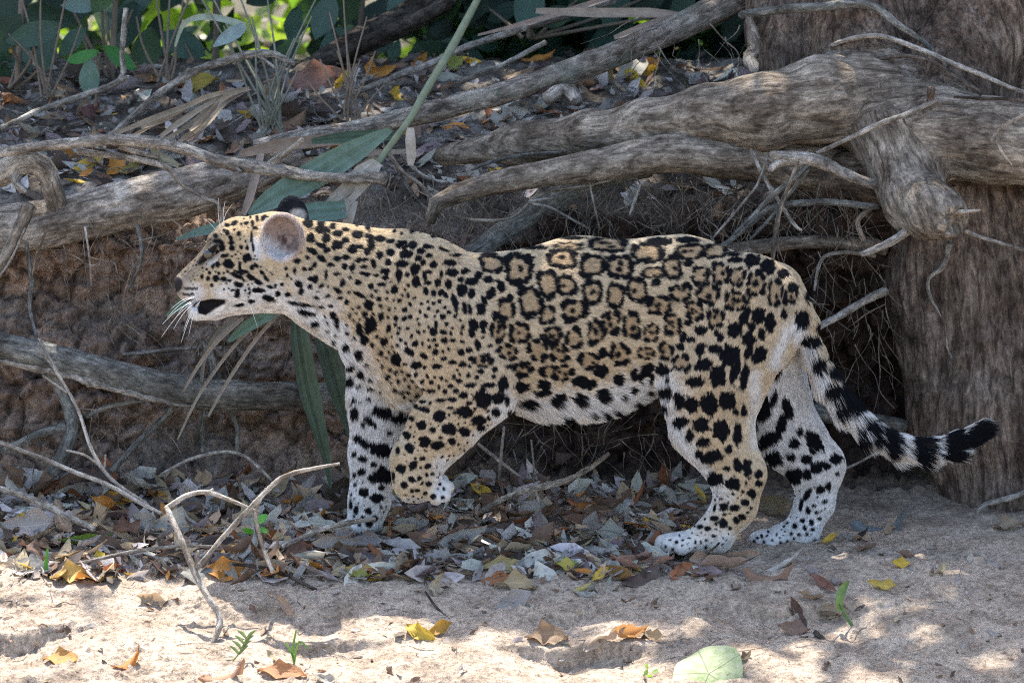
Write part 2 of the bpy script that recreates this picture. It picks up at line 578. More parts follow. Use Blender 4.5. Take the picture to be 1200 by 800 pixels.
def tube_arrays(pts, sides=8, step=None, rough=0.12, wander=0.0, flat=1.0, seed=0.0, taper_end=True):
    p = np.asarray(pts, float)
    Lt = np.linalg.norm(np.diff(p[:, :3], axis=0), axis=1).sum()
    rm = p[:, 3].max()
    if step is None: step = max(rm * 0.8, 0.004)
    n = int(np.clip(Lt / step, 4, 260)) + 1
    c, s = spline(p, n)
    if wander:
        q = np.stack([s * 9 + seed * 7.1, s * 0 + seed * 3.7, s * 0], 1)
        c[:, 0] += wander * perlin(q); c[:, 2] += wander * perlin(q + 31); c[:, 1] += wander * perlin(q + 57)
    tg = np.gradient(c[:, :3], axis=0)
    tg /= np.linalg.norm(tg, axis=1)[:, None] + 1e-12
    ref = np.array([0.13, 0.9, 0.41])
    a = ref - tg * (tg @ ref)[:, None]
    a /= np.linalg.norm(a, axis=1)[:, None] + 1e-9
    b = np.cross(tg, a)
    th = np.linspace(0, 2 * np.pi, sides, endpoint=False)
    ct, st = np.cos(th)[None, :, None], np.sin(th)[None, :, None]
    D = a[:, None] * ct + b[:, None] * st * flat
    R = np.repeat(c[:, 3][:, None], sides, 1)
    S = np.repeat(s[:, None], sides, 1)
    fu = np.stack([S * 0.30 + seed, R * np.cos(th)[None], R * np.sin(th)[None]], -1)
    if rough:
        q = np.stack([S * 0.22 / max(rm, .003) + seed * 5.3, np.cos(th)[None] * np.ones_like(S) * 1.3, np.sin(th)[None] * np.ones_like(S) * 1.3], -1).reshape(-1, 3)
        q2 = np.stack([S * 0.9 / max(rm, .003) + seed * 2.1, np.cos(th)[None] * np.ones_like(S) * 3.5, np.sin(th)[None] * np.ones_like(S) * 3.5], -1).reshape(-1, 3)
        R = R * (1 + rough * 1.6 * fbm(q, 3).reshape(R.shape) + rough * 0.8 * perlin(q2).reshape(R.shape))
    V = c[:, None, :3] + D * R[:, :, None]
    V = V.reshape(-1, 3)
    i = np.arange(n - 1)[:, None] * sides
    j = np.arange(sides)[None]
    F = np.stack([i + j, i + (j + 1) % sides, i + sides + (j + 1) % sides, i + sides + j], -1).reshape(-1, 4)
    # caps
    e0, e1 = c[0, :3] - tg[0] * c[0, 3] * 0.25, c[-1, :3] + tg[-1] * c[-1, 3] * 0.35
    nv = len(V)
    V = np.concatenate([V, [e0, e1]])
    fu = np.concatenate([fu.reshape(-1, 3), [[seed, 0, 0]], [[s[-1] * .30 + seed, 0, 0]]])
    jj = np.arange(0, sides, 2)
    c0 = np.stack([np.full(len(jj), nv), (jj + 2) % sides, (jj + 1) % sides, jj], 1)
    base = (n - 1) * sides
    c1 = np.stack([np.full(len(jj), nv + 1), base + jj, base + (jj + 1) % sides, base + (jj + 2) % sides], 1)
    F = np.concatenate([F, c0, c1])
    return V, F, fu


class Acc:
    """collects tubes that belong to one and the same thing"""
    def __init__(self): self.V, self.F, self.U, self.n = [], [], [], 0
    def add(self, V, F, U):
        self.V.append(V); self.F.append(F + self.n); self.U.append(U); self.n += len(V)
    def tube(self, pts, **kw):
        kw.setdefault('seed', random.random() * 10)
        self.add(*tube_arrays(pts, **kw))
    def build(self, name, mat, parent=None):
        me = np_mesh(name, np.concatenate(self.V), np.concatenate(self.F))
        add_attr(me, 'fuv', np.concatenate(self.U))
        return link(name, me, mat, parent)


def PX(*rows, k=1.0):
    """rows (px, py, Y, radius in px) to (x, y, z, r)"""
    return [(*at(r[0], r[1], r[2]), pxm(r[3] * k, r[2])) for r in rows]


def stick(name, rows, mat, label, cat, group=None, forks=(), sides=10, rough=0.14, wander=0.003, parent=None, part=None, flat=1.0):
    a = Acc()
    k = 0.8 if max(r[3] for r in rows) < 8 else 1.0
    a.tube(PX(*rows, k=k), sides=sides, rough=rough, wander=wander, flat=flat)
    for f in forks:
        a.tube(PX(*f, k=k), sides=max(6, sides - 4) // 2 * 2, rough=rough, wander=wander * .6)
    o = a.build(name, M[mat] if isinstance(mat, str) else mat, parent)
    if parent is None: tag(o, label, cat, group)
    return o
# ------------------------------------------------------------------ smooth-union solids meshed with surface nets
class Solid:
    def __init__(self, lo, hi, h):
        self.lo, self.h = np.array(lo, float), h
        self.n = np.ceil((np.array(hi) - self.lo) / h).astype(int) + 1
        self.f = np.full(self.n, 1.0, np.float32)

    def _box(self, lo, hi):
        a = np.clip(np.floor((lo - self.lo) / self.h).astype(int), 0, self.n - 1)
        b = np.clip(np.ceil((hi - self.lo) / self.h).astype(int) + 1, 1, self.n)
        ax = [self.lo[i] + self.h * np.arange(a[i], b[i]) for i in range(3)]
        sl = tuple(slice(a[i], b[i]) for i in range(3))
        return sl, ax[0][:, None, None], ax[1][None, :, None], ax[2][None, None, :]

    def cone(self, a, ra, b, rb, sy=1.0, k=0.03, sub=False):
        a, b = np.array(a, float), np.array(b, float)
        m = max(ra, rb) + 2.0 * k + 3 * self.h
        mm = np.array([m, m, m])
        sl, X, Yv, Z = self._box(np.minimum(a, b) - mm, np.maximum(a, b) + mm)
        if self.f[sl].size == 0: return
        d = cone_dist(X, Yv, Z, a, ra, b, rb, sy)
        self._merge(sl, d, k, sub)

    def ell(self, c, r, k=0.02, sub=False):
        c, r = np.array(c, float), np.array(r, float)
        m = r + 2 * k + 3 * self.h
        sl, X, Yv, Z = self._box(c - m, c + m)
        d = ell_dist(X, Yv, Z, c, r)
        self._merge(sl, d, k, sub)

    def _merge(self, sl, d, k, sub):
        g = self.f[sl]
        if sub:
            d = -d
            hh = np.clip(0.5 - 0.5 * (g - d) / k, 0, 1)
            self.f[sl] = g * (1 - hh) + d * hh + k * hh * (1 - hh)
        else:
            hh = np.clip(0.5 + 0.5 * (g - d) / k, 0, 1)
            self.f[sl] = g * (1 - hh) + d * hh - k * hh * (1 - hh)

    def mesh(self):
        f = self.f
        s = f < 0
        nx, ny, nz = f.shape
        c = s[:-1, :-1, :-1].astype(np.int8)
        cnt = np.zeros((nx - 1, ny - 1, nz - 1), np.int8)
        offs = [(i, j, k) for i in (0, 1) for j in (0, 1) for k in (0, 1)]
        for i, j, k in offs:
            cnt += s[i:nx - 1 + i, j:ny - 1 + j, k:nz - 1 + k]
        act = (cnt > 0) & (cnt < 8)
        idx = np.argwhere(act)
        vid = np.full(act.shape, -1, np.int32)
        vid[tuple(idx.T)] = np.arange(len(idx))
        val = {o: f[idx[:, 0] + o[0], idx[:, 1] + o[1], idx[:, 2] + o[2]] for o in offs}
        acc = np.zeros((len(idx), 3)); num = np.zeros(len(idx))
        for o in offs:
            for ax in range(3):
                if o[ax]: continue
                q = list(o); q[ax] = 1; q = tuple(q)
                va, vb = val[o], val[q]
                cross = (va < 0) != (vb < 0)
                t = np.where(cross, va / np.where(np.abs(va - vb) < 1e-12, 1, va - vb), 0)
                p = np.tile(np.array(o, float), (len(idx), 1))
                p[:, ax] = t
                acc += p * cross[:, None]; num += cross
        V = self.lo + self.h * (idx + acc / num[:, None])
        F = []
        for ax in range(3):
            u, v = [(1, 2), (2, 0), (0, 1)][ax]
            sa = [slice(None)] * 3; sb = [slice(None)] * 3
            sa[ax] = slice(0, -1); sb[ax] = slice(1, None)
            A, B = s[tuple(sa)], s[tuple(sb)]
            e = np.argwhere(A != B)
            e = e[(e[:, u] > 0) & (e[:, v] > 0) & (e[:, u] < f.shape[u] - 1) & (e[:, v] < f.shape[v] - 1)]
            inside = A[tuple(e.T)]
            def g(du, dv):
                q = e.copy(); q[:, u] += du; q[:, v] += dv
                return vid[tuple(q.T)]
            quad = np.stack([g(-1, -1), g(0, -1), g(0, 0), g(-1, 0)], 1)
            quad[~inside] = quad[~inside][:, ::-1]
            F.append(quad)
        F = np.concatenate(F)
        F = F[(F >= 0).all(1)]
        return V, F


def cone_dist(X, Yv, Z, a, ra, b, rb, sy=1.0):
    ba = (b - a) * np.array([1, 1 / sy, 1])
    L2 = max((ba ** 2).sum(), 1e-9)
    px, py, pz = X - a[0], (Yv - a[1]) / sy, Z - a[2]
    t = np.clip((px * ba[0] + py * ba[1] + pz * ba[2]) / L2, 0, 1)
    return np.sqrt((px - ba[0] * t) ** 2 + (py - ba[1] * t) ** 2 + (pz - ba[2] * t) ** 2) - (ra + (rb - ra) * t)


def ell_dist(X, Yv, Z, c, r):
    px, py, pz = (X - c[0]) / r[0], (Yv - c[1]) / r[1], (Z - c[2]) / r[2]
    k0 = np.sqrt(px ** 2 + py ** 2 + pz ** 2)
    k1 = np.sqrt((px / r[0]) ** 2 + (py / r[1]) ** 2 + (pz / r[2]) ** 2) + 1e-9
    return k0 * (k0 - 1) / k1


def vnormals(V, F):
    a, b, c, d = (V[F[:, i]] for i in range(4))
    fn = np.cross(c - a, d - b)
    N = np.zeros_like(V)
    for i in range(4): np.add.at(N, F[:, i], fn)
    return N / (np.linalg.norm(N, axis=1)[:, None] + 1e-12)


def smooth_verts(V, F, it=2, lam=0.5):
    E = np.concatenate([F[:, [0, 1]], F[:, [1, 2]], F[:, [2, 3]], F[:, [3, 0]]])
    for _ in range(it):
        S = np.zeros_like(V); c = np.zeros(len(V))
        np.add.at(S, E[:, 0], V[E[:, 1]]); np.add.at(S, E[:, 1], V[E[:, 0]])
        np.add.at(c, E[:, 0], 1); np.add.at(c, E[:, 1], 1)
        V = V + lam * (S / c[:, None] - V)
    return V

# ------------------------------------------------------------------ the tree on the right with its exposed roots
tree_loc = at(1190, 655, 0.5)
tree = empty('riverbank_tree', tree_loc, 'old tree with a broad fibrous trunk and thick bare roots over the bank', 'tree')


def build_tree():
    S = Solid((-0.22, 0.02, -0.16), (1.75, 1.30, 1.45), 0.0075)
    prims = []      # (label, a, ra, b, rb, k)

    def chain(lab, rows, k=0.05):
        p = [(at(r[0], r[1], r[2]), pxm(r[3], r[2])) for r in rows]
        for (a, ra), (b, rb) in zip(p, p[1:]):
            prims.append((lab, a, ra, b, rb, k))
            S.cone(a, ra, b, rb, 1.0, k)
    # upper trunk, two fused columns
    chain('trunk', [(1110, -560, 0.95, 175), (1100, -60, 0.90, 185), (1090, 60, 0.86, 190)], 0.05)
    chain('trunk', [(925, -560, 0.80, 40), (925, -40, 0.74, 46), (935, 70, 0.66, 50)], 0.02)
    chain('trunk', [(1020, -560, 0.66, 50), (1010, 0, 0.60, 52), (1005, 110, 0.48, 46)], 0.04)
    chain('trunk', [(1150, -560, 0.68, 60), (1150, 0, 0.60, 62), (1110, 120, 0.44, 50)], 0.04)
    # lower trunk running down to the beach
    chain('trunk', [(1115, 170, 0.52, 88), (1140, 320, 0.50, 100), (1172, 480, 0.46, 100), (1200, 600, 0.45, 104), (1222, 720, 0.44, 106)], 0.03)
    chain('trunk', [(1240, 250, 0.50, 80), (1270, 480, 0.46, 80), (1300, 720, 0.46, 90)], 0.05)
    # thick roots
    chain('root_left', [(1030, 118, 0.46, 56), (960, 118, 0.42, 47), (890, 130, 0.40, 42), (830, 136, 0.41, 33), (760, 146, 0.43, 28), (690, 157, 0.46, 23), (610, 168, 0.50, 19), (520, 182, 0.55, 9)], 0.03)
    chain('root_right', [(1040, 140, 0.42, 52), (1100, 158, 0.34, 47), (1160, 166, 0.31, 46), (1240, 168, 0.30, 48), (1340, 190, 0.28, 44), (1500, 330, 0.24, 40)], 0.035)
    chain('root_stub', [(1050, 165, 0.36, 46), (1066, 205, 0.30, 38), (1072, 236, 0.24, 35), (1092, 248, 0.18, 31), (1112, 256, 0.14, 24)], 0.03)
    S.ell(at(1124, 262, .105), (.030, .034, .024), .008, True)
    S.ell(at(1128, 250, .110), (.016, .02, .012), .005, True)
    V, F = S.mesh()
    V = smooth_verts(V, F, 1, 0.5)
    N = vnormals(V, F)
    # grain direction and the nearest piece
    D = np.zeros_like(V); W = np.zeros(len(V)); labs = sorted({p[0] for p in prims})
    best = np.full((len(labs), len(V)), 9.0)
    dall = [cone_dist(V[:, 0], V[:, 1], V[:, 2], p[1], p[2], p[3], p[4]) for p in prims]
    dmin = np.min(dall, axis=0)
    for p, d in zip(prims, dall):
        w = np.exp(-(d - dmin) / 0.02)
        ax = (p[3] - p[1]) / (np.linalg.norm(p[3] - p[1]) + 1e-9)
        D += w[:, None] * ax
        li = labs.index(p[0]); best[li] = np.minimum(best[li], d)
    D /= np.linalg.norm(D, axis=1)[:, None] + 1e-9
    lab = np.argmin(best, 0)
    C0 = np.array([0.85, 0.5, 0.6])
    Q = V - C0
    fix = {'trunk': (0.08, 0, -1), 'root_left': (-1, 0, -.08), 'root_right': (1, -.1, -.1), 'root_stub': (.35, -.45, -.8)}
    D = np.array([fix[l] for l in labs])[lab]
    D /= np.linalg.norm(D, axis=1)[:, None]
    along = (Q * D).sum(1)
    fuv = Q - D * (along * 0.80)[:, None]
    tw = (lab == labs.index('trunk')).astype(float)
    rid = fbm(fuv * np.array([38, 38, 38]), 4)
    rid2 = perlin(fuv * 14)
    lump = fbm(V * 6, 3)
    amp = lerp(0.005, 0.014, tw)
    ridge = (0.5 - np.abs(rid)) * 1.6
    V = V + N * (amp * (ridge + 0.5 * rid2) + lerp(0.012, 0.016, tw) * lump)[:, None]
    # ragged broken end of the stub
    tip = at(1118, 258, 0.10)
    near = np.exp(-((V - tip) ** 2).sum(1) / 0.03 ** 2)
    V = V + near[:, None] * (fbm(V * 70, 3) * 0.035)[:, None] * np.array([0.5, -1, 0.3])
    N = vnormals(V, F)
    flab = lab[F[:, 0]]
    for li, nm in enumerate(labs):
        f = F[flab == li]
        if not len(f): continue
        used, inv = np.unique(f, return_inverse=True)
        me = np_mesh('trunk' if nm == 'trunk' else 'root', V[used], inv.reshape(f.shape))
        add_attr(me, 'fuv', fuv[used])
        try:
            me.normals_split_custom_set_from_vertices([tuple(n) for n in N[used].tolist()])
        except Exception:
            pass
        o = link('trunk' if nm == 'trunk' else 'root', me, M['trunk'] if nm == 'trunk' else M['root'], tree)
        if nm == 'root_stub': o['label'] = 'short root stub with a broken reddish end'


build_tree()
# the trunk goes on upwards out of the picture and carries the crown that shades the bank
_a = Acc()
_a.tube([(0.93, 0.95, 1.35, .34), (0.95, 1.1, 2.2, .30), (0.8, 1.6, 3.2, .24), (0.5, 2.1, 4.4, .16), (0.2, 2.6, 5.6, .06)], sides=24, rough=0.08)
_a.build('trunk', M['trunk'], tree)


def thin_root(rows, mat='root', sides=12, rough=0.12, wander=0.004, forks=()):
    return stick('root', rows, mat, None, None, sides=sides, rough=rough, wander=wander, parent=tree, forks=forks)


thin_root([(1010, 205, .50, 30), (930, 192, .44, 26), (800, 181, .36, 22), (720, 190, .34, 19), (650, 202, .32, 16), (580, 214, .30, 13), (530, 229, .28, 11), (507, 242, .27, 9), (502, 260, .27, 6)], 'root', 16)
thin_root([(760, 190, .42, 18), (700, 208, .40, 15), (650, 233, .38, 14), (600, 265, .36, 13), (550, 300, .36, 12), (480, 345, .40, 10)], 'greybark', 14)
thin_root([(1040, 215, .42, 34), (990, 205, .44, 30), (965, 215, .50, 28), (940, 240, .58, 26)], 'trunk', 14, .2)
thin_root([(1062, 226, .30, 6), (1010, 212, .26, 5), (962, 190, .24, 8), (930, 186, .23, 9), (903, 180, .22, 4)], 'stick', 10, .25, forks=[[(935, 186, .23, 7), (910, 192, .22, 5), (902, 200, .21, 3)]])
thin_root([(958, 180, .24, 3), (1010, 155, .24, 4), (1060, 135, .24, 4), (1098, 117, .27, 3)], 'stick', 8)
thin_root([(1112, 248, .14, 4), (1132, 249, .11, 3), (1150, 247, .10, 1.5)], 'paletwig', 8, .3)
thin_root([(1090, 118, .27, 5), (1092, 104, .25, 6)], 'trunk', 8, .2)
thin_root([(1030, 243, .30, 5), (970, 237, .28, 5), (910, 242, .28, 5), (880, 262, .28, 4), (845, 290, .30, 4)], 'greybark', 10)
thin_root([(1040, 292, .42, 9), (960, 284, .42, 8), (880, 291, .42, 9), (800, 300, .44, 8)], 'root', 10)
thin_root([(1040, 340, .40, 7), (1002, 358, .36, 6), (968, 377, .33, 5), (930, 400, .34, 4)], 'stick', 10, forks=[[(1025, 300, .4, 4), (985, 296, .36, 3), (962, 305, .35, 3), (955, 340, .35, 2)]])
thin_root([(1065, 270, .2, 7), (1040, 285, .17, 6), (1008, 297, .15, 4)], 'stick', 10)
thin_root([(1125, 268, .2, 3), (1160, 282, .18, 3), (1220, 300, .18, 3)], 'stick', 8)
thin_root([(1220, 572, .26, 6), (1180, 583, .24, 5), (1150, 592, .24, 4), (1142, 610, .24, 3), (1140, 634, .23, 3)], 'stick', 8)
thin_root([(1112, 288, .32, 5), (1106, 312, .31, 4), (1090, 326, .32, 3), (1092, 350, .33, 2.5), (1108, 380, .33, 2.5), (1112, 410, .33, 2.5), (1132, 445, .32, 2.5), (1150, 474, .31, 2.5), (1168, 480, .31, 2), (1182, 470, .31, 1.5)], 'stick', 8, wander=.006)
thin_root([(868, 18, .62, 6), (900, 14, .56, 7), (960, 8, .46, 7), (1015, 6, .44, 6), (1050, 28, .42, 5), (1085, 50, .42, 4), (1108, 78, .38, 3)], 'greybark', 10, .2)
thin_root([(880, 24, .6, 7), (884, 55, .55, 8), (878, 68, .52, 9), (884, 84, .48, 5)], 'root', 10, .3)
thin_root([(975, 54, .44, 3), (1025, 42, .42, 4), (1075, 56, .4, 4), (1130, 78, .34, 4), (1190, 105, .3, 3), (1230, 118, .3, 3)], 'stick', 8)
thin_root([(1008, 72, .42, 2), (1050, 66, .4, 3), (1090, 72, .36, 3), (1125, 92, .32, 4), (1150, 110, .3, 4)], 'darktwig', 8)
thin_root([(1118, 114, .27, 2), (1160, 116, .24, 2.5), (1230, 118, .24, 2.5)], 'darktwig', 8)
thin_root([(1022, 243, .3, 4), (1005, 258, .3, 4), (1012, 280, .3, 4)], 'root', 8)
# ------------------------------------------------------------------ the jaguar
# rows: (group, px, py, Y, r, px, py, Y, r, thickness in y, blend px, fur length mm, far leg?) ; every row runs the way the fur lies
CAT = [
    # trunk of the body
    ('b', 452, 352, 0, 70, 556, 388, 0, 87, .80, 14, 10, 0),
    ('b', 556, 390, 0, 87, 680, 381, 0, 100, .82, 14, 10, 0),
    ('b', 680, 381, 0, 100, 795, 365, 0, 86, .80, 16, 11, 0),
    ('b', 795, 365, 0, 86, 872, 372, 0, 71, .86, 16, 10, 0),
    ('b', 474, 309, 0, 38, 506, 315, 0, 36, .9, 22, 9, 0),            # withers
    ('b', 438, 402, 0, 38, 485, 428, 0, 50, .9, 26, 13, 0),           # brisket
    ('b', 610, 418, 0, 60, 745, 400, 0, 55, .85, 22, 16, 0),          # belly
    # neck
    ('n', 330, 302, 0, 50, 400, 328, 0, 60, .82, 22, 9, 0),
    ('n', 400, 328, 0, 60, 470, 350, 0, 72, .80, 22, 10, 0),
    ('n', 335, 334, 0, 24, 395, 366, 0, 30, .9, 16, 13, 0),           # throat
    # head
    ('h', 283, 292, 0, 38, 312, 296, 0, 47, .94, 12, 5, 0),           # skull
    ('h', 229, 330, 0, 19, 275, 301, 0, 35, .90, 10, 4, 0),           # bridge of the nose
    ('h', 222, 338, 0, 15, 262, 334, 0, 26, 1.05, 8, 4, 0),           # upper lip
    ('h', 214, 330, 0, 8, 228, 326, 0, 15, 1.1, 9, 3, 0),           # nose pad
    ('h', 262, 330, 0, 32, 312, 322, 0, 42, 1.10, 14, 6, 0),          # cheeks
    ('h', 231, 364, 0, 11, 252, 360, 0, 13, 1.2, 6, 5, 0),            # chin
    ('h', 252, 359, 0, 12, 312, 336, 0, 28, 1.1, 9, 7, 0),            # lower jaw
    ('h', 252, 281, -.030, 9, 272, 279, -.040, 10, .8, 7, 4, 0),      # brow
    ('h', 252, 281, .030, 9, 272, 279, .040, 10, .8, 7, 4, 0),
    # near foreleg, lifted
    ('f', 497, 320, -.078, 40, 525, 400, -.100, 58, .60, 9, 8, 0),
    ('f', 520, 395, -.100, 57, 558, 448, -.108, 48, .70, 8, 8, 0),
    ('f', 562, 452, -.108, 43, 520, 497, -.104, 38, .80, 12, 7, 0),
    ('f', 520, 497, -.097, 38, 489, 540, -.098, 30, .82, 9, 6, 0),
    ('f', 489, 540, -.098, 30, 487, 561, -.098, 27, .88, 8, 5, 0),
    ('f', 488, 562, -.100, 25, 502, 569, -.100, 15, 1.1, 7, 4, 0),
    # far foreleg, planted
    ('g', 450, 400, .060, 46, 449, 470, .072, 40, .70, 18, 11, 0),
    ('g', 449, 470, .072, 40, 440, 530, .078, 29, .78, 12, 9, 1),
    ('g', 440, 530, .078, 29, 433, 585, .078, 23, .85, 10, 6, 1),
    ('g', 433, 585, .078, 23, 427, 611, .078, 21, 1.05, 8, 5, 1),
    # near hind leg
    ('r', 872, 365, -.060, 68, 835, 440, -.086, 62, .62, 13, 10, 0),
    ('r', 835, 440, -.080, 61, 834, 497, -.086, 46, .66, 16, 9, 0),
    ('r', 834, 497, -.086, 46, 862, 552, -.088, 32, .72, 11, 7, 0),
    ('r', 866, 556, -.088, 32, 862, 592, -.088, 24, .74, 9, 5, 0),
    ('r', 862, 592, -.088, 24, 838, 622, -.088, 21, .86, 9, 5, 0),
    ('r', 840, 626, -.088, 20, 812, 633, -.090, 14, 1.3, 8, 5, 0),
    # far hind leg
    ('s', 885, 400, .055, 56, 898, 462, .075, 46, .66, 18, 10, 1),
    ('s', 898, 462, .075, 46, 926, 512, .084, 38, .70, 14, 9, 1),
    ('s', 926, 512, .084, 38, 956, 545, .086, 32, .72, 10, 7, 1),
    ('s', 957, 548, .086, 32, 955, 588, .086, 22, .74, 9, 5, 1),
    ('s', 955, 588, .082, 22, 940, 620, .075, 20, .86, 8, 5, 1),
    ('s', 940, 623, .074, 19, 914, 628, .072, 14, 1.3, 8, 5, 1),
    ('f', 498, 573, -.116, 8, 511, 583, -.121, 8.5, 1, 1, 2, 0), ('f', 503, 571, -.104, 8, 520, 580, -.106, 8.5, 1, 1, 2, 0), ('f', 506, 566, -.090, 8, 524, 571, -.090, 8.5, 1, 1, 2, 0), ('f', 503, 562, -.078, 7, 518, 564, -.074, 8, 1, 1, 2, 0),
    ('g', 424, 614, .062, 9, 411, 621, .058, 10, 1, 1, 2, 1), ('g', 422, 613, .079, 9, 405, 620, .079, 10.5, 1, 1, 2, 1), ('g', 424, 611, .096, 9, 409, 617, .099, 10, 1, 1, 2, 1),
    ('r', 812, 634, -.116, 8, 799, 640, -.121, 10, 1, 1, 2, 0), ('r', 806, 632, -.100, 8, 786, 638, -.102, 10.5, 1, 1, 2, 0), ('r', 804, 630, -.082, 8, 778, 636, -.081, 10.5, 1, 1, 2, 0), ('r', 806, 629, -.065, 8, 785, 634, -.061, 10, 1, 1, 2, 0),
    ('s', 914, 630, .050, 8, 902, 636, .046, 10, 1, 1, 2, 1), ('s', 908, 629, .064, 8, 892, 634, .063, 10.5, 1, 1, 2, 1), ('s', 907, 627, .080, 8, 888, 632, .081, 10.5, 1, 1, 2, 1), ('s', 909, 626, .095, 8, 893, 630, .098, 10, 1, 1, 2, 1),
    # tail
    ('t', 912, 338, 0, 26, 942, 378, 0, 15.5, 1, 16, 12, 0),
    ('t', 942, 378, 0, 14.5, 952, 410, 0, 12.5, 1, 6, 18, 0),
    ('t', 952, 410, 0, 12.5, 968, 442, 0, 12.5, 1, 6, 20, 0),
    ('t', 968, 442, 0, 12.5, 990, 475, 0, 12.5, 1, 6, 21, 0),
    ('t', 990, 475, 0, 12.5, 1018, 504, -.01, 12.5, 1, 6, 21, 0),
    ('t', 1018, 504, -.01, 12.5, 1052, 522, -.02, 12.5, 1, 6, 20, 0),
    ('t', 1052, 522, -.02, 12.5, 1085, 528, -.03, 12.5, 1, 6, 19, 0),
    ('t', 1085, 528, -.03, 12.5, 1118, 522, -.04, 11.5, 1, 6, 18, 0),
    ('t', 1118, 522, -.04, 11.5, 1150, 504, -.05, 7.5, 1, 6, 18, 0),
]
CATP = []
for r in CAT:
    CATP.append((r[0], at(r[1], r[2], r[3]), pxm(r[4]), at(r[5], r[6], r[7]), pxm(r[8]), r[9], pxm(r[10]), r[11] / 1000.0, r[12]))


def build_cat_mesh():
    S = Solid((-0.70, -0.20, -0.05), (0.98, 0.20, 0.72), 0.0034)
    for g, a, ra, b, rb, sy, k, fl, far in CATP:
        if g != 't':
            S.cone(a, ra, b, rb, sy, k)
    # hollow of the mouth, both sides, and the eye sockets
    for s in (-1, 1):
        S.cone(at(232, 358, s * .034), pxm(5.5), at(257, 355, s * .042), pxm(4), 1.6, pxm(4), True)
        S.ell(at(243, 298, s * .047), (pxm(13), pxm(9), pxm(8)), pxm(8), True)
    S.cone(at(230, 357, -.03), pxm(4.5), at(230, 357, .03), pxm(4.5), 1.0, pxm(3), True)
    # eyelids
    for s in (-1, 1):
        S.cone(at(236, 304, s * .036), pxm(4), at(251, 290, s * .043), pxm(5), 1.0, pxm(3))
    # ears: cupped shells
    def ear(c, r, sh, k):
        S2 = np.array(r)
        S.ell(c, S2, k)
        S.ell(np.array(c) + np.array(sh), S2 * np.array([.88, 1.0, .88]), pxm(3), True)
    S.ell(at(317, 292, -.060), (pxm(16), pxm(11), pxm(17)), pxm(10))
    ear(at(331, 277, -.064), (pxm(24), pxm(19), pxm(28)), (-.003, -.015, -.002), pxm(6))
    S.ell(at(342, 256, .058), (pxm(19), pxm(9), pxm(27)), pxm(6))
    for g, a, ra, b, rb, sy, k, fl, far in CATP:
        if g == 't':
            S.cone(a, ra, b, rb, sy, k)
    V, F = S.mesh()
    V = smooth_verts(V, F, 1, 0.5)
    N = vnormals(V, F)
    sel = sstep(-.40, -.25, V[:, 0]) * sstep(.12, .2, V[:, 2])
    V = V + N * (sel * (.0045 * fbm(V * np.array([9, 9, 7]), 2)))[:, None]
    return V, F


CV, CF = build_cat_mesh()
CN = vnormals(CV, CF)


def cat_fields(P):
    """blended fur direction, fur length and far-leg weight"""
    ds = [cone_dist(P[:, 0], P[:, 1], P[:, 2], p[1], p[2], p[3], p[4], p[5]) for p in CATP]
    dm = np.min(ds, axis=0)
    D = np.zeros_like(P); L = np.zeros(len(P)); Fa = np.zeros(len(P)); Tl = np.zeros(len(P)); Wt = np.zeros(len(P)); Hd = np.zeros(len(P))
    for p, d in zip(CATP, ds):
        w = np.exp(-(d - dm) / 0.010)
        ax = p[3] - p[1]; ax = ax / (np.linalg.norm(ax) + 1e-9)
        D += w[:, None] * ax; L += w * p[7]; Fa += w * p[8]; Tl += w * (p[0] == 't'); Hd += w * (p[0] == 'h'); Wt += w
    D /= np.linalg.norm(D, axis=1)[:, None] + 1e-9
    return D, L / Wt, Fa / Wt, Tl / Wt, Hd / Wt

# ---- coat markings, read off the photograph in small panels: 'x y rx ry [angle]' in panel units
def panel(ox, oy, sc, txt):
    out = []
    for item in txt.replace('\n', ' ').split(','):
        v = [float(q) for q in item.split()]
        if len(v) < 4: continue
        out.append((ox + v[0] / sc, oy + v[1] / sc, v[2] / sc, v[3] / sc, math.radians(v[4]) if len(v) > 4 else 0.0))
    return out


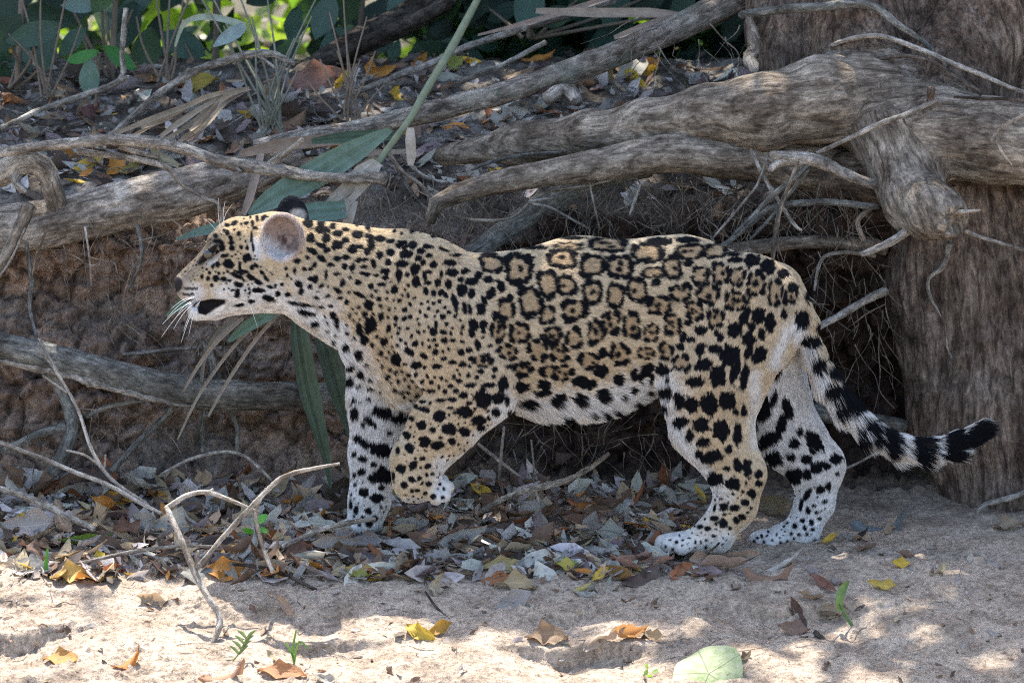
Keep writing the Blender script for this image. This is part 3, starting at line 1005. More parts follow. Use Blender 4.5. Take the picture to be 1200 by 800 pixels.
SPOTS = []
SPOTS += panel(180, 210, 4, """
320 320 14 18, 345 250 10 14, 380 205 16 11 -30, 345 215 12 10, 360 275 10 12, 365 297 14 10, 365 323 14 12, 400 255 9 12, 410 318 8 10, 438 320 8 12,
435 370 22 20, 350 395 26 20 20, 404 408 8 22, 425 432 22 8 20, 300 290 24 9, 290 265 12 10, 330 240 9 8, 435 205 12 8, 463 207 8 14, 485 185 8 14,
475 228 12 9, 520 180 18 12 -20, 528 213 20 12 -15, 570 180 14 10, 458 270 6 26 5, 466 318 6 26 -8, 330 360 18 10, 300 400 10 14, 277 405 9 14, 262 440 8 8,
225 457 8 10, 253 465 9 12, 290 465 14 13, 325 467 14 11, 272 495 8 8, 355 475 9 7, 395 493 20 13 20, 388 452 30 12 25, 402 438 26 8 20, 455 458 24 13 30,
490 482 22 11 20, 485 520 28 12 5, 392 532 12 22, 370 520 12 6, 400 590 22 8 -10, 460 572 16 10, 535 557 28 14 15, 580 537 12 14, 545 505 14 8 20, 528 465 7 18 -40,
570 500 6 10, 600 493 7 8, 430 522 6 6, 480 405 8 12 -30, 505 435 8 12 -40, 462 412 12 12 30, 300 345 10 14, 320 300 12 10, 280 330 12 7 -40,
725 205 22 26, 785 205 18 14, 735 277 20 20, 790 237 32 18, 808 275 20 22, 865 255 24 14, 785 310 26 12 15, 812 330 16 14, 860 308 26 22, 897 283 16 14,
745 338 24 13 30, 785 372 26 12 35, 828 400 18 10, 690 300 14 14, 685 343 10 8, 672 382 18 10, 720 367 10 10, 755 400 12 12, 735 420 10 10, 705 420 10 10,
660 430 8 16, 735 465 12 12, 757 470 14 16, 680 490 18 14, 690 525 16 12, 630 540 16 12, 625 450 8 10, 807 447 8 22, 860 443 16 8, 862 372 18 13, 900 366 18 12,
895 408 14 12, 930 413 14 22 20, 930 330 20 22, 965 315 18 10, 1000 340 16 16, 955 260 26 18, 1020 295 18 36, 960 378 14 12, 990 376 14 10, 1030 395 12 22 -10,
985 410 14 10, 975 440 12 8, 1000 445 16 9, 1085 430 22 14, 1045 450 12 8, 1085 462 16 10, 960 485 16 12, 1020 500 14 14, 1065 492 18 10, 885 485 12 20 15,
860 520 22 10 40, 960 540 30 10 25, 905 575 12 12, 875 555 14 9, 1005 590 22 20, 1125 515 12 18 20, 1055 560 14 12, 1065 645 15 18, 1165 395 28 16, 1150 450 14 28,
1110 343 20 16, 1165 305 24 20, 1060 350 16 10, 1060 280 30 14, 1110 290 20 10, 840 220 16 14, 900 235 18 10, 1000 265 14 10,
660 582 30 9 8, 710 590 40 9 10, 700 622 26 12 15, 735 630 20 10, 790 600 12 8, 842 640 14 18 -20, 855 672 12 26 -10, 962 705 16 30 -15, 985 750 18 26 -20, 1012 685 26 40 10,
1070 760 10 16, 1100 700 10 22 20, 1135 650 12 12, 1130 680 10 8, 920 640 8 10, 905 720 10 8, 935 660 8 6""")
SPOTS += panel(380, 240, 4, """
780 415 20 30 30, 735 485 20 28 -15, 745 560 20 20, 800 520 16 22, 752 450 12 24 -20, 870 440 16 20, 825 380 18 28 -15, 770 350 20 16, 720 330 18 18, 690 360 30 18, 660 310 20 14,
590 270 28 16, 690 415 16 22 15, 645 400 24 28, 612 455 14 38 -15, 660 485 12 26 -10, 682 490 10 24 -10, 600 315 30 18, 548 322 8 20, 510 280 18 16, 530 365 15 18, 580 370 16 24,
470 335 10 24 -10, 490 312 18 10, 485 365 18 10, 425 300 22 24, 440 250 16 14, 462 270 12 14, 455 215 20 14, 385 230 30 20, 365 188 30 18, 415 188 24 18, 485 195 22 12, 492 236 16 10,
310 222 18 14, 260 235 16 16, 365 275 30 16, 300 270 14 14, 430 360 20 26, 475 405 12 20, 513 412 12 16, 545 410 14 16, 570 425 12 14, 350 330 16 30, 330 395 14 20, 390 325 12 10,
640 350 14 14, 700 560 20 30 -30, 690 600 16 20 -30, 720 650 14 22 -30, 745 590 10 12, 820 570 12 12,
690 205 30 10, 560 210 24 8 20, 620 235 26 8, 770 235 40 12, 865 205 40 10, 980 200 60 10,
210 465 22 20, 265 520 14 18, 215 560 26 36, 300 580 12 20 15, 285 640 12 22 10, 335 725 24 26, 395 685 22 16 15, 425 650 14 14, 510 595 18 16, 555 595 18 12 20,
430 750 24 18 -30, 465 705 22 12 20, 520 690 16 12, 560 635 18 12, 600 635 16 10, 525 755 24 12, 640 690 16 14, 680 680 18 12, 720 660 10 22, 745 725 12 20 10, 770 720 10 12,
800 770 14 14, 650 745 16 14, 600 735 18 12, 690 720 18 12, 560 720 14 10, 735 780 16 12""")
SPOTS += panel(640, 250, 4, """
515 322 22 18, 665 232 22 16, 265 655 20 22, 255 740 34 28, 665 510 20 15, 725 548 28 20, 885 545 36 34, 965 220 34 28, 1040 250 34 32, 880 190 34 12, 890 218 32 14,
995 478 30 38, 930 485 22 40 20, 1052 510 22 44, 860 665 46 46, 950 648 18 32 35, 805 762 34 48, 885 740 20 52 20, 930 765 18 60 10, 1000 660 28 44 30, 1010 565 15 28,
1110 282 26 22, 1115 470 14 24, 545 735 32 28, 700 790 40 24, 735 710 40 26 -15, 640 580 18 24, 672 590 14 12, 630 622 18 18, 690 590 10 12, 722 640 20 30 15, 1155 345 24 22, 1120 408 14 20,
950 590 30 32, 965 530 18 24, 800 560 14 16, 818 580 16 22, 795 635 36 20, 120 115 70 8, 430 100 60 8, 660 125 54 14, 530 132 60 18, 300 100 40 6, 1060 230 16 8 40""")
SPOTS += panel(380, 440, 4, """
540 190 28 28, 455 232 24 20, 410 200 14 12, 388 278 17 18, 510 253 15 13, 472 308 24 28, 530 325 30 20 -15, 400 340 20 22, 345 352 10 18, 585 250 38 25, 660 262 26 20, 655 170 42 25 10,
745 110 38 42, 815 105 20 25, 725 212 32 22, 735 245 20 18, 600 308 18 16, 470 160 26 12 20, 460 122 18 8, 500 72 20 10, 545 115 25 9 -5, 600 112 20 12, 650 92 20 14, 617 72 15 12,
565 75 12 12, 590 48 14 10, 685 45 26 12, 635 25 15 13, 770 45 30 12, 835 40 22 32, 460 388 14 11, 415 422 20 20, 360 435 24 20, 410 487 20 15 25, 487 422 15 15, 445 480 12 12,
480 465 9 10, 375 512 18 14, 490 508 14 13, 437 538 12 8, 410 542 10 8, 475 550 10 9, 510 565 16 14, 555 572 10 9, 325 470 8 22, 345 295 8 10, 372 235 10 10, 680 128 16 10,
705 155 10 8, 590 152 18 7, 420 285 5 4, 440 350 5 4, 505 460 8 8, 545 290 10 8, 660 218 6 5, 860 115 10 20, 805 170 20 20, 560 530 5 10, 380 560 6 4, 395 580 6 4, 420 590 7 4, 440 575 6 4, 465 600 6 4, 490 590 6 5""")
SPOTS += panel(580, 390, 5.4545, """
170 345 42 34, 250 375 8 8, 315 335 44 30 15, 310 385 50 22 -10, 220 455 58 28, 405 430 56 36 -25, 570 320 76 34 10, 550 430 42 38, 700 400 42 42 10, 790 300 34 36, 890 270 24 44,
970 240 50 34 -40, 930 280 18 40, 1000 300 14 40 15, 1090 375 44 38, 1070 235 42 34, 1100 300 12 16, 50 320 34 36, 30 415 28 30, 80 430 16 32, 180 200 30 16, 100 215 30 14, 230 230 22 18, 175 270 36 18, 300 250 22 30""")
SPOTS += panel(740, 460, 4, """
225 35 25 40 -20, 280 55 32 35, 365 55 38 50, 452 35 38 42, 230 138 36 24, 325 150 36 33, 270 205 20 26, 335 232 30 22 -20, 420 173 38 45 10, 497 195 20 50, 528 85 14 28, 492 88 14 16,
455 265 17 20, 375 300 48 30 -20, 315 290 18 20, 497 340 20 35 -15, 543 355 20 40 -10, 447 355 16 11, 393 405 38 32 10, 475 427 32 28, 597 382 18 18, 597 423 18 14, 537 422 9 10, 565 470 20 20,
523 462 9 9, 432 535 18 18, 485 537 22 15, 533 515 20 15, 388 587 20 13, 428 612 18 22, 357 635 16 10, 322 628 16 10, 515 580 20 14, 490 597 16 16, 463 637 9 9, 435 570 11 7, 397 615 8 10,
420 497 10 6, 387 672 12 8, 210 700 9 8, 325 700 6 10, 300 700 6 10, 240 690 6 5, 180 690 6 5, 160 720 6 8, 270 680 8 5, 350 690 7 5, 545 560 8 6, 560 540 8 7, 390 540 6 20 10, 160 0 28 22""")
SPOTS += panel(880, 340, 3.077, """
185 105 26 32, 220 190 34 26, 245 272 26 30, 290 232 16 24, 312 297 28 24, 300 362 36 28, 332 428 28 30, 215 20 22 22, 256 138 18 28, 270 80 12 30, 380 400 44 50 -40, 345 340 18 30 -30,
425 490 44 22 -20, 405 545 30 22, 455 530 20 36, 510 545 32 60 -8, 505 500 34 26, 625 575 40 62 -4, 735 565 42 62 8, 848 505 46 52 25, 810 530 30 50 20""")
RINGS = [(p, b) for b, txts in ((0.06, [(640, 250, 4, """290 145 95 34, 75 212 72 44, 95 338 48 46, 215 245 60 54, 345 250 64 58, 475 185 74 50 5, 215 370 50 55, 325 385 46 56 10, 425 358 50 58,
 795 175 56 36, 675 180 68 40, 590 255 46 54, 500 278 54 28"""), (380, 240, 4, "910 300 70 70, 965 455 54 80 -15, 1048 370 46 70 -20, 785 275 58 42")]),
 (0.14, [(640, 250, 4, """530 430 58 50, 630 370 54 46, 130 455 62 58, 720 290 44 46, 760 375 54 58 30, 818 280 44 56, 895 295 40 48, 695 455 46 48, 590 520 44 54, 400 525 46 66, 300 512 50 60,
 490 560 40 46, 235 555 46 60, 890 410 56 50, 795 490 40 50, 985 330 50 60, 1075 370 38 66"""), (380, 240, 4, "1045 515 40 46, 850 490 46 50, 915 600 48 56")]),
 (0.20, [(640, 250, 4, "130 585 46 50, 30 570 42 46, 60 650 50 50, 345 660 52 56, 200 690 52 46, 465 655 42 32, 75 745 50 44, 560 645 38 46, 635 700 44 46, 105 155 76 20, 1150 375 36 46"),
         (380, 240, 4, "860 690 50 42, 1000 680 50 60, 1065 610 52 42, 815 590 42 54, 745 730 50 34, 930 770 50 40, 1050 780 40 30")]))
         for pn in txts for p in panel(*pn)]
SPOTS_FAR = panel(380, 440, 4, """
150 95 42 13 50, 275 175 52 26 20, 350 200 35 25, 215 215 34 16 40, 183 225 10 14, 180 310 46 18 30, 265 345 50 32 15, 310 265 16 10, 140 180 18 30, 180 390 22 14 10, 235 415 15 12,
175 450 17 17, 140 465 8 12, 225 480 18 20, 280 465 42 36, 185 548 22 20, 245 573 30 22, 270 522 14 12, 125 605 8 22, 150 628 13 18, 207 632 17 16, 180 663 9 10, 240 667 15 12,
210 693 18 16, 165 697 9 9, 150 745 14 10, 145 508 8 10, 140 365 10 12, 230 15 32 14, 270 67 32 10 10, 238 103 20 10, 175 40 12 8, 330 10 12 8, 395 45 18 10, 110 25 10 8, 120 130 8 10, 330 60 10 6""")
SPOTS_FAR += panel(380, 240, 4, "130 770 40 14 25, 215 790 30 12 10, 150 725 18 12, 110 690 10 10, 170 690 16 10, 250 740 12 8")
SPOTS_FAR += panel(740, 460, 4, """
600 20 30 24, 605 90 44 40, 645 218 54 32 -30, 700 150 22 60 15, 730 70 22 50 -20, 665 30 14 40 15, 665 308 38 32, 745 302 20 20, 762 238 26 24, 787 182 16 20, 855 225 30 52 -38, 820 310 25 22,
760 388 42 36, 820 380 22 25, 865 352 32 26, 912 342 18 18, 957 312 28 22, 965 380 10 12, 923 437 14 18, 887 453 20 18, 850 275 18 12 30, 825 475 14 28 35, 795 525 10 30 12, 828 553 12 16,
857 528 10 7, 867 560 10 8, 803 597 11 11, 843 607 13 12, 767 623 13 13, 813 632 10 11, 850 640 10 8, 785 663 8 9, 823 662 7 8, 763 683 6 6, 750 660 7 8, 735 700 9 9, 700 705 8 9, 590 680 8 7,
575 700 8 12, 610 672 6 10, 660 690 6 8, 680 665 6 8, 640 650 6 8, 860 690 8 6, 905 510 16 8 -30, 880 590 12 8, 620 700 6 8, 570 160 18 30, 560 60 14 40""")
SPOTS_FAR += panel(880, 340, 3.077, "100 290 14 40 25, 60 300 20 40 20, 30 410 40 30")


def fill(poly, n, rmin, rmax, gap, far=False, seed=1):
    """small freckles between the markings"""
    rg = np.random.default_rng(seed)
    poly = np.array(poly, float)
    lo, hi = poly.min(0), poly.max(0)
    base = SPOTS_FAR if far else SPOTS
    ex = [(s[0], s[1], max(s[2], s[3]) * 0.9) for s in base] + ([] if far else [(r[0][0], r[0][1], max(r[0][2], r[0][3])) for r in RINGS])
    ex = np.array(ex)
    out = []
    for _ in range(n * 12):
        if len(out) >= n: break
        q = lo + rg.random(2) * (hi - lo)
        x, y = q
        ins = False
        j = len(poly) - 1
        for i in range(len(poly)):
            if (poly[i, 1] > y) != (poly[j, 1] > y) and x < (poly[j, 0] - poly[i, 0]) * (y - poly[i, 1]) / (poly[j, 1] - poly[i, 1]) + poly[i, 0]:
                ins = not ins
            j = i
        if not ins: continue
        r = rmin + rg.random() ** 1.5 * (rmax - rmin)
        if ((ex[:, 0] - x) ** 2 + (ex[:, 1] - y) ** 2 < (ex[:, 2] + r + gap) ** 2).any(): continue
        ex = np.vstack([ex, [x, y, r]])
        out.append((x, y, r * (0.8 + 0.5 * rg.random()), r * (0.7 + 0.3 * rg.random()), rg.random() * 3))
    base.extend(out)


fill([(445, 330), (540, 315), (600, 470), (560, 500), (470, 470), (440, 420), (420, 360)], 240, 1.8, 3.4, 2.0, seed=3)
fill([(330, 300), (450, 270), (540, 290), (560, 330), (450, 345), (420, 400), (350, 360)], 90, 1.6, 3.2, 2.6, seed=4)
fill([(236, 320), (262, 262), (300, 252), (300, 300), (320, 320), (310, 350), (270, 345)], 60, 0.9, 1.9, 1.4, seed=5)
fill([(216, 318), (240, 285), (258, 270), (250, 290), (240, 318), (225, 335)], 34, .6, 1.2, 1.6, seed=18)
fill([(460, 500), (600, 470), (560, 520), (515, 545), (525, 590), (470, 585)], 50, 1.0, 2.0, 2.2, seed=6)
fill([(840, 580), (890, 570), (850, 640), (775, 645), (800, 622)], 40, 0.9, 1.8, 1.8, seed=7)
fill([(410, 560), (455, 560), (450, 625), (408, 625)], 24, 0.9, 1.8, 2, far=True, seed=8)
fill([(930, 570), (980, 570), (945, 645), (882, 640), (900, 620)], 40, 0.9, 1.7, 1.8, far=True, seed=9)
fill([(345, 236), (420, 252), (490, 258), (560, 282), (560, 296), (480, 276), (420, 270), (350, 258)], 40, 2.5, 5, 3, seed=14)
fill([(560, 282), (680, 262), (800, 262), (900, 292), (955, 345), (945, 350), (890, 312), (800, 282), (680, 284), (560, 300)], 34, 4, 8, 4, seed=15)
fill([(596, 468), (700, 470), (775, 448), (785, 475), (700, 500), (596, 500)], 26, 3.5, 7.5, 3.5, seed=19)
fill([(400, 395), (440, 400), (450, 470), (410, 470)], 16, 2.5, 6, 5, seed=16)
fill([(345, 358), (400, 385), (412, 440), (395, 410), (350, 375)], 12, 2, 5, 4, seed=17)
# where the coat is white: (px, py, px, py, r, strength)
WHITE = [(228, 345, 232, 372, 14, 1), (232, 370, 300, 352, 13, 1), (262, 345, 320, 345, 16, .9), (330, 354, 395, 388, 15, 1), (350, 335, 390, 360, 14, .55), (385, 388, 412, 425, 17, 1), (408, 430, 440, 500, 26, 1), (418, 400, 430, 420, 8, .6),
         (595, 492, 690, 486, 30, 1), (690, 486, 775, 462, 30, 1), (775, 470, 800, 520, 13, .9), (800, 520, 838, 575, 12, .9), (838, 575, 780, 640, 20, .8), (845, 640, 800, 645, 20, .9), (908, 425, 925, 385, 8, .8),
         (885, 440, 886, 520, 8, .6), (934, 385, 985, 500, 12, .9), (960, 470, 1165, 540, 40, .85), (1010, 500, 1165, 500, 40, .8), (520, 590, 520, 545, 14, .9), (560, 515, 596, 492, 12, .8), (300, 288, 303, 298, 9, .8), (243, 306, 250, 304, 5, .8),
         (488, 440, 470, 400, 8, .3)]


def seg_d(x, y, w):
    bx, by = w[2] - w[0], w[3] - w[1]
    t = np.clip(((x - w[0]) * bx + (y - w[1]) * by) / max(bx * bx + by * by, 1e-6), 0, 1)
    return np.hypot(x - w[0] - t * bx, y - w[1] - t * by)


def coat(P, N, far, head, jitter):
    """colour of the coat at points on the body"""
    Q = P.copy()
    back = N[:, 1] > 0.12                      # the other flank carries the same kind of markings
    flip = back & (far < 0.5)
    Q[flip, 1] *= -1
    isfar = (far > 0.5)
    Qf = Q.copy()
    x, y = proj(Qf)
    n1 = np.stack([x * .16, y * .16, x * 0 + 2], 1)
    rag = 1.0 + 0.30 * perlin(n1) + 0.22 * perlin(n1 * 2.3 + 7)
    wx = x + jitter[:, 0]
    wy = y + jitter[:, 1]
    tan = np.array([0.535, 0.415, 0.27]); rich = np.array([0.33, 0.205, 0.105]); white = np.array([0.72, 0.705, 0.69])
    C = np.tile(tan, (len(P), 1))
    tn = sstep(-0.3, 0.5, fbm(np.stack([x * .02, y * .02, x * 0], 1), 3))
    C = lerp(C, np.array([0.59, 0.49, 0.35]), tn[:, None] * .6)
    C = lerp(C, np.array([0.51, 0.37, 0.21]), (sstep(330, 262, y) * sstep(560, 420, x) * .55 + sstep(45, 0, np.hypot(x - 500, y - 345)) * .4)[:, None])
    W = np.zeros(len(P))
    for w in WHITE:
        d = seg_d(x, y, w)
        W = np.maximum(W, w[5] * sstep(w[4] * 1.55, w[4] * 0.15, d * (1 + .35 * perlin(n1 * .5))))
    W = np.where(isfar, np.maximum(W, 0.93), W)
    W = np.maximum(W, 0.9 * sstep(-0.5, -0.9, N[:, 2]))
    C = lerp(C, white, W[:, None])
    order = np.argsort(wx)
    sx = wx[order]
    dark = np.zeros(len(P)); inner = np.zeros(len(P))

    def sel(cx, cy, r):
        a, b = np.searchsorted(sx, cx - r), np.searchsorted(sx, cx + r)
        ii = order[a:b]
        return ii[np.abs(wy[ii] - cy) < r]
    for lst, isf in ((SPOTS, False), (SPOTS_FAR, True)):
        for cx, cy, rx, ry, an in lst:
            ii = sel(cx, cy, max(rx, ry) * 1.7 + 1)
            ii = ii[isfar[ii] == isf]
            if not len(ii): continue
            dx, dy = wx[ii] - cx, wy[ii] - cy
            c, s = math.cos(an), math.sin(an)
            e = np.sqrt(((dx * c + dy * s) / rx) ** 2 + ((-dx * s + dy * c) / ry) ** 2) * rag[ii]
            soft = min(0.35, 0.8 / max(min(rx, ry), .5))
            dark[ii] = np.maximum(dark[ii], sstep(1.13 + soft, 1.13 - soft, e))
    rg = np.random.default_rng(5)
    for (cx, cy, rx, ry, an), brk in RINGS:
        ph = rg.random(4) * 6.28
        dots = [(rg.normal() * .22, rg.normal() * .22, .16 + .12 * rg.random()) for _ in range(rg.integers(0, 4))]
        lob = rg.integers(3, 6)
        ii = sel(cx, cy, max(rx, ry) * 1.45 + 2)
        ii = ii[~isfar[ii]]
        if not len(ii): continue
        dx, dy = wx[ii] - cx, wy[ii] - cy
        c, s = math.cos(an), math.sin(an)
        u, v = (dx * c + dy * s) / rx, (-dx * s + dy * c) / ry
        th = np.arctan2(v, u)
        rr = np.sqrt(u * u + v * v) / (1 + .07 * np.sin(2 * th + ph[0]) + .06 * np.sin(3 * th + ph[1]) - .07 * np.cos(4 * th) * (brk < .15) + lerp(.13, -.02, min(brk / .2, 1)))
        rr = rr * (1 + (rag[ii] - 1) * .5)
        wd = 0.215 + .2 * brk + 0.05 * np.sin(3 * th + ph[2])
        gate = sstep(-.2, .25, np.cos(lob * th / 1.0 + ph[3]) + (1.05 - 1.9 * brk) * 1.1)
        wd = wd * lerp(0.1, 1.0 + .35 * brk, gate)
        sf = 1.3 / max(min(rx, ry), 1)
        ring = sstep(wd + sf, wd - sf, np.abs(rr - 0.82))
        for a, b, r in dots:
            ring = np.maximum(ring, sstep(r + sf, r - sf, np.hypot(u - a, v - b)))
        dark[ii] = np.maximum(dark[ii], ring)
        inner[ii] = np.maximum(inner[ii], sstep(.95, .7, rr))
    C = lerp(C, lerp(rich, np.array([.46, .34, .20]), .35), (inner * .72 * (1 - W))[:, None])
    # face: mouth, lips, nose, eye line
    fx = (head > 0.4)
    def paint(mask, col):
        nonlocal C
        C = lerp(C, np.array(col), (mask * fx)[:, None])
    def half(x0, y0, x1, y1):
        nx_, ny_ = y1 - y0, -(x1 - x0)
        return ((x - x0) * nx_ + (y - y0) * ny_) / math.hypot(nx_, ny_)
    mp = [(231, 349), (248, 350), (265, 347), (264, 355), (241, 369), (232, 367)]
    md = np.max([half(*mp[i], *mp[(i + 1) % 6]) for i in range(6)], axis=0)
    mouth = sstep(1.2, -.8, md)
    dark *= np.where(fx, 1 - mouth, 1)
    grey = sstep(24, 8, np.abs((x - 213) * .752 + (y - 318) * .66)) * sstep(268, 250, x)
    paint(grey * .8, (0.20, 0.17, 0.14))
    C = lerp(C, np.array([0.007, 0.0075, 0.010]), dark[:, None])
    paint(sstep(1.2, .8, np.sqrt(((x - 244 + (y - 298) * .9) / 6) ** 2 + ((y - 298) / 13) ** 2)), (.012, .012, .014))
    paint(.8 * sstep(1.2, .7, np.sqrt(((x - 251 + (y - 304) * .9) / 4) ** 2 + ((y - 304) / 9) ** 2)), (.6, .57, .52))
    paint(sstep(1.15, .9, np.sqrt(((x - 207) / 7) ** 2 + ((y - 333) / 9) ** 2)), (.028, .023, .025))
    for yy, x0, x1 in ((338, 214, 232), (345, 214, 228), (352, 217, 230)):
        paint(sstep(2.4, 1.0, np.abs(y - yy + 1.5 * perlin(np.stack([x * .3, y * 0 + yy, y * 0], 1)))) * (x > x0) * (x < x1) * .9, (.02, .02, .025))
    paint(mouth, (.010, .009, .011))
    # ears
    en = np.sqrt(((x - 331) / 24) ** 2 + ((y - 277) / 28) ** 2)
    inn = (P[:, 1] < -0.03) & (en < 1.12) & (P[:, 2] > at(327, 312, -.06)[2])
    ec = np.tile(np.array([.33, .255, .225]), (len(P), 1))
    mott = sstep(-.25, .35, fbm(np.stack([x * .11, y * .11, x * 0 + 9], 1), 3))
    ec = lerp(ec, np.array([.07, .042, .04]), (mott * sstep(1.0, .3, np.sqrt(((x - 335) / 19) ** 2 + ((y - 283) / 24) ** 2)) * 1.0)[:, None])
    ec = lerp(ec, np.array([.66, .62, .60]), (sstep(280, 306, y - (x - 327) * .55 + 8 * perlin(n1 * 1.2)) * .85)[:, None])
    ec = lerp(ec, np.array([.50, .42, .35]), sstep(.93, 1.0, en)[:, None] * .7)
    fr_ = inn & (N[:, 1] < 0.35)
    C = np.where(fr_[:, None], ec, C)
    bk = (P[:, 1] < -0.03) & (en < 1.15) & ~fr_ & (P[:, 2] > at(327, 300, -.06)[2]) & (N[:, 1] > .35) & (P[:, 1] < -.055)
    C = np.where(bk[:, None], np.array([.02, .02, .022]), C)
    ef = np.sqrt(((x - 342) / 20) ** 2 + ((y - 256) / 29) ** 2)
    x0, y0 = proj(P)
    ef = np.sqrt(((x0 - 342) / 20) ** 2 + ((y0 - 254) / 28) ** 2)
    farear = (P[:, 1] > .036) & (ef < 1.15) & (y0 < 258)
    fc = lerp(np.array([.018, .02, .025]), np.array([.42, .43, .44]), sstep(1, .5, np.sqrt(((x0 - 349) / 13) ** 2 + ((y0 - 252) / 10) ** 2))[:, None])
    C = np.where(farear[:, None], fc, C)
    return C, W


cat_loc = at(640, 645, 0)
jaguar = empty('jaguar', cat_loc, 'spotted jaguar walking along the foot of the bank with one forepaw lifted', 'jaguar')
_D, _L, _Fa, _Tl, _Hd = cat_fields(CV)
_C, _W = coat(CV, CN, _Fa, _Hd, np.zeros((len(CV), 2)))
cme = np_mesh('body', CV, CF)
add_attr(cme, 'tint', rgba(_C * 0.9), 'FLOAT_COLOR')
body = link('body', cme, M['fur'], jaguar)


def build_fur(nh):
    tri = np.concatenate([CF[:, [0, 1, 2]], CF[:, [0, 2, 3]]])
    A, B, Cc = CV[tri[:, 0]], CV[tri[:, 1]], CV[tri[:, 2]]
    ar = np.linalg.norm(np.cross(B - A, Cc - A), axis=1)
    nf = CN[tri[:, 0]]
    w = ar * np.where(nf[:, 1] > 0.35, 0.35, 1.0)
    hd = _Hd[tri[:, 0]]
    w = w * np.where(hd > .5, 1.7, 1.0)
    rg = np.random.default_rng(21)
    ix = rg.choice(len(tri), nh, p=w / w.sum())
    r1, r2 = np.sqrt(rg.random(nh)), rg.random(nh)
    wa, wb, wc = 1 - r1, r1 * (1 - r2), r1 * r2
    t = tri[ix]
    mixv = lambda X: X[t[:, 0]] * (wa[:, None] if X.ndim > 1 else wa) + X[t[:, 1]] * (wb[:, None] if X.ndim > 1 else wb) + X[t[:, 2]] * (wc[:, None] if X.ndim > 1 else wc)
    P, N, D, L, Fa, Hd, Tl = mixv(CV), mixv(CN), mixv(_D), mixv(_L), mixv(_Fa), mixv(_Hd), mixv(_Tl)
    N /= np.linalg.norm(N, axis=1)[:, None]
    _, W = None, None
    W = mixv(_W)
    # no fur on the nose pad, in the mouth or on the eyes
    x, y = proj(P)
    bald = (Hd > .4) & ((np.hypot(x - 210, y - 332) < 9) | (np.sqrt(((x - 247) / 17) ** 2 + ((y - 357) / 8) ** 2) < .9) | (np.sqrt(((x - 244 + (y - 298) * .9) / 5) ** 2 + ((y - 298) / 11) ** 2) < 1))
    L = L * np.where(Tl > .5, .95, .78)
    L = np.where((W > .6) & (Hd < .5) & (L > 3.2e-3), L * 1.6, L)
    L = np.where(Hd > .5, np.where(np.hypot(x - 327, y - 279) < 36, 3.5e-3, L), L)
    belly = sstep(455, 480, y) * sstep(590, 620, x) * sstep(800, 770, x) * (Fa < .5) * (N[:, 2] < .1)
    L = L * (1 + 1.3 * belly)
    G = D + np.array([0, 0, -.22]) * (1 - Hd)[:, None] + rg.normal(size=(nh, 3)) * 0.13
    wave = perlin(P * 30) * .15
    G = G + np.cross(N, G) * wave[:, None] + belly[:, None] * np.array([.2, -.1, -1.2])
    earm = (Hd > .3) & (P[:, 1] < -.045) & (np.sqrt(((x - 331) / 25) ** 2 + ((y - 277) / 29) ** 2) < 1.0)
    G = np.where(earm[:, None], np.array([.45, -.1, .75]) + rg.normal(size=(nh, 3)) * .35, G)
    tuft = earm & (rg.random(nh) < .45 * sstep(284, 308, y - (x - 327) * .75 + 12 * perlin(np.stack([x * .12, y * .12, x * 0], 1))))
    L = np.where(earm, 3e-3, L); L = np.where(tuft, 13e-3, L)
    G = G - N * (G * N).sum(1)[:, None]
    G /= np.linalg.norm(G, axis=1)[:, None] + 1e-9
    Ln = L * (0.6 + 0.6 * rg.random(nh))
    lift = (0.30 + 0.20 * rg.random(nh) + .12 * Tl + .3 * belly)[:, None]
    k = 4
    pts = np.zeros((nh, k, 3))
    for j in range(k):
        s = j / (k - 1)
        pts[:, j] = P + (G * s + N * (lift * s * (1 - .45 * s)) + np.array([0, 0, -.16]) * s * s) * Ln[:, None] - N * (0.0008 if j == 0 else 0)
    keep = ~bald
    pts = pts[keep]
    n = len(pts)
    C, _ = coat(pts[:, 1] * .5 + pts[:, 2] * .5, N[keep], Fa[keep], Hd[keep], rg.normal(size=(n, 2)) * 0.3)
    C = np.where(tuft[keep][:, None], np.array([.66, .63, .61]), C)
    br = (0.76 + 0.42 * rg.random(n) + .32 * perlin(P[keep] * np.array([70, 70, 160])))[:, None]
    C = np.clip(C * br, 0, .9)
    cu = bpy.data.hair_curves.new('fur')
    cu.add_curves([k] * n)
    cu.attributes['position'].data.foreach_set('vector', pts.astype(np.float32).ravel())
    rad = cu.attributes.get('radius') or cu.attributes.new('radius', 'FLOAT', 'POINT')
    prof = np.array([.00034, .00032, .00024, .00006], np.float32)
    rad.data.foreach_set('value', np.tile(prof, n))
    ca = cu.attributes.new('tint', 'FLOAT_COLOR', 'CURVE')
    ca.data.foreach_set('color', rgba(C).astype(np.float32).ravel())
    return link('fur', cu, M['fur'], jaguar)


build_fur(430000)
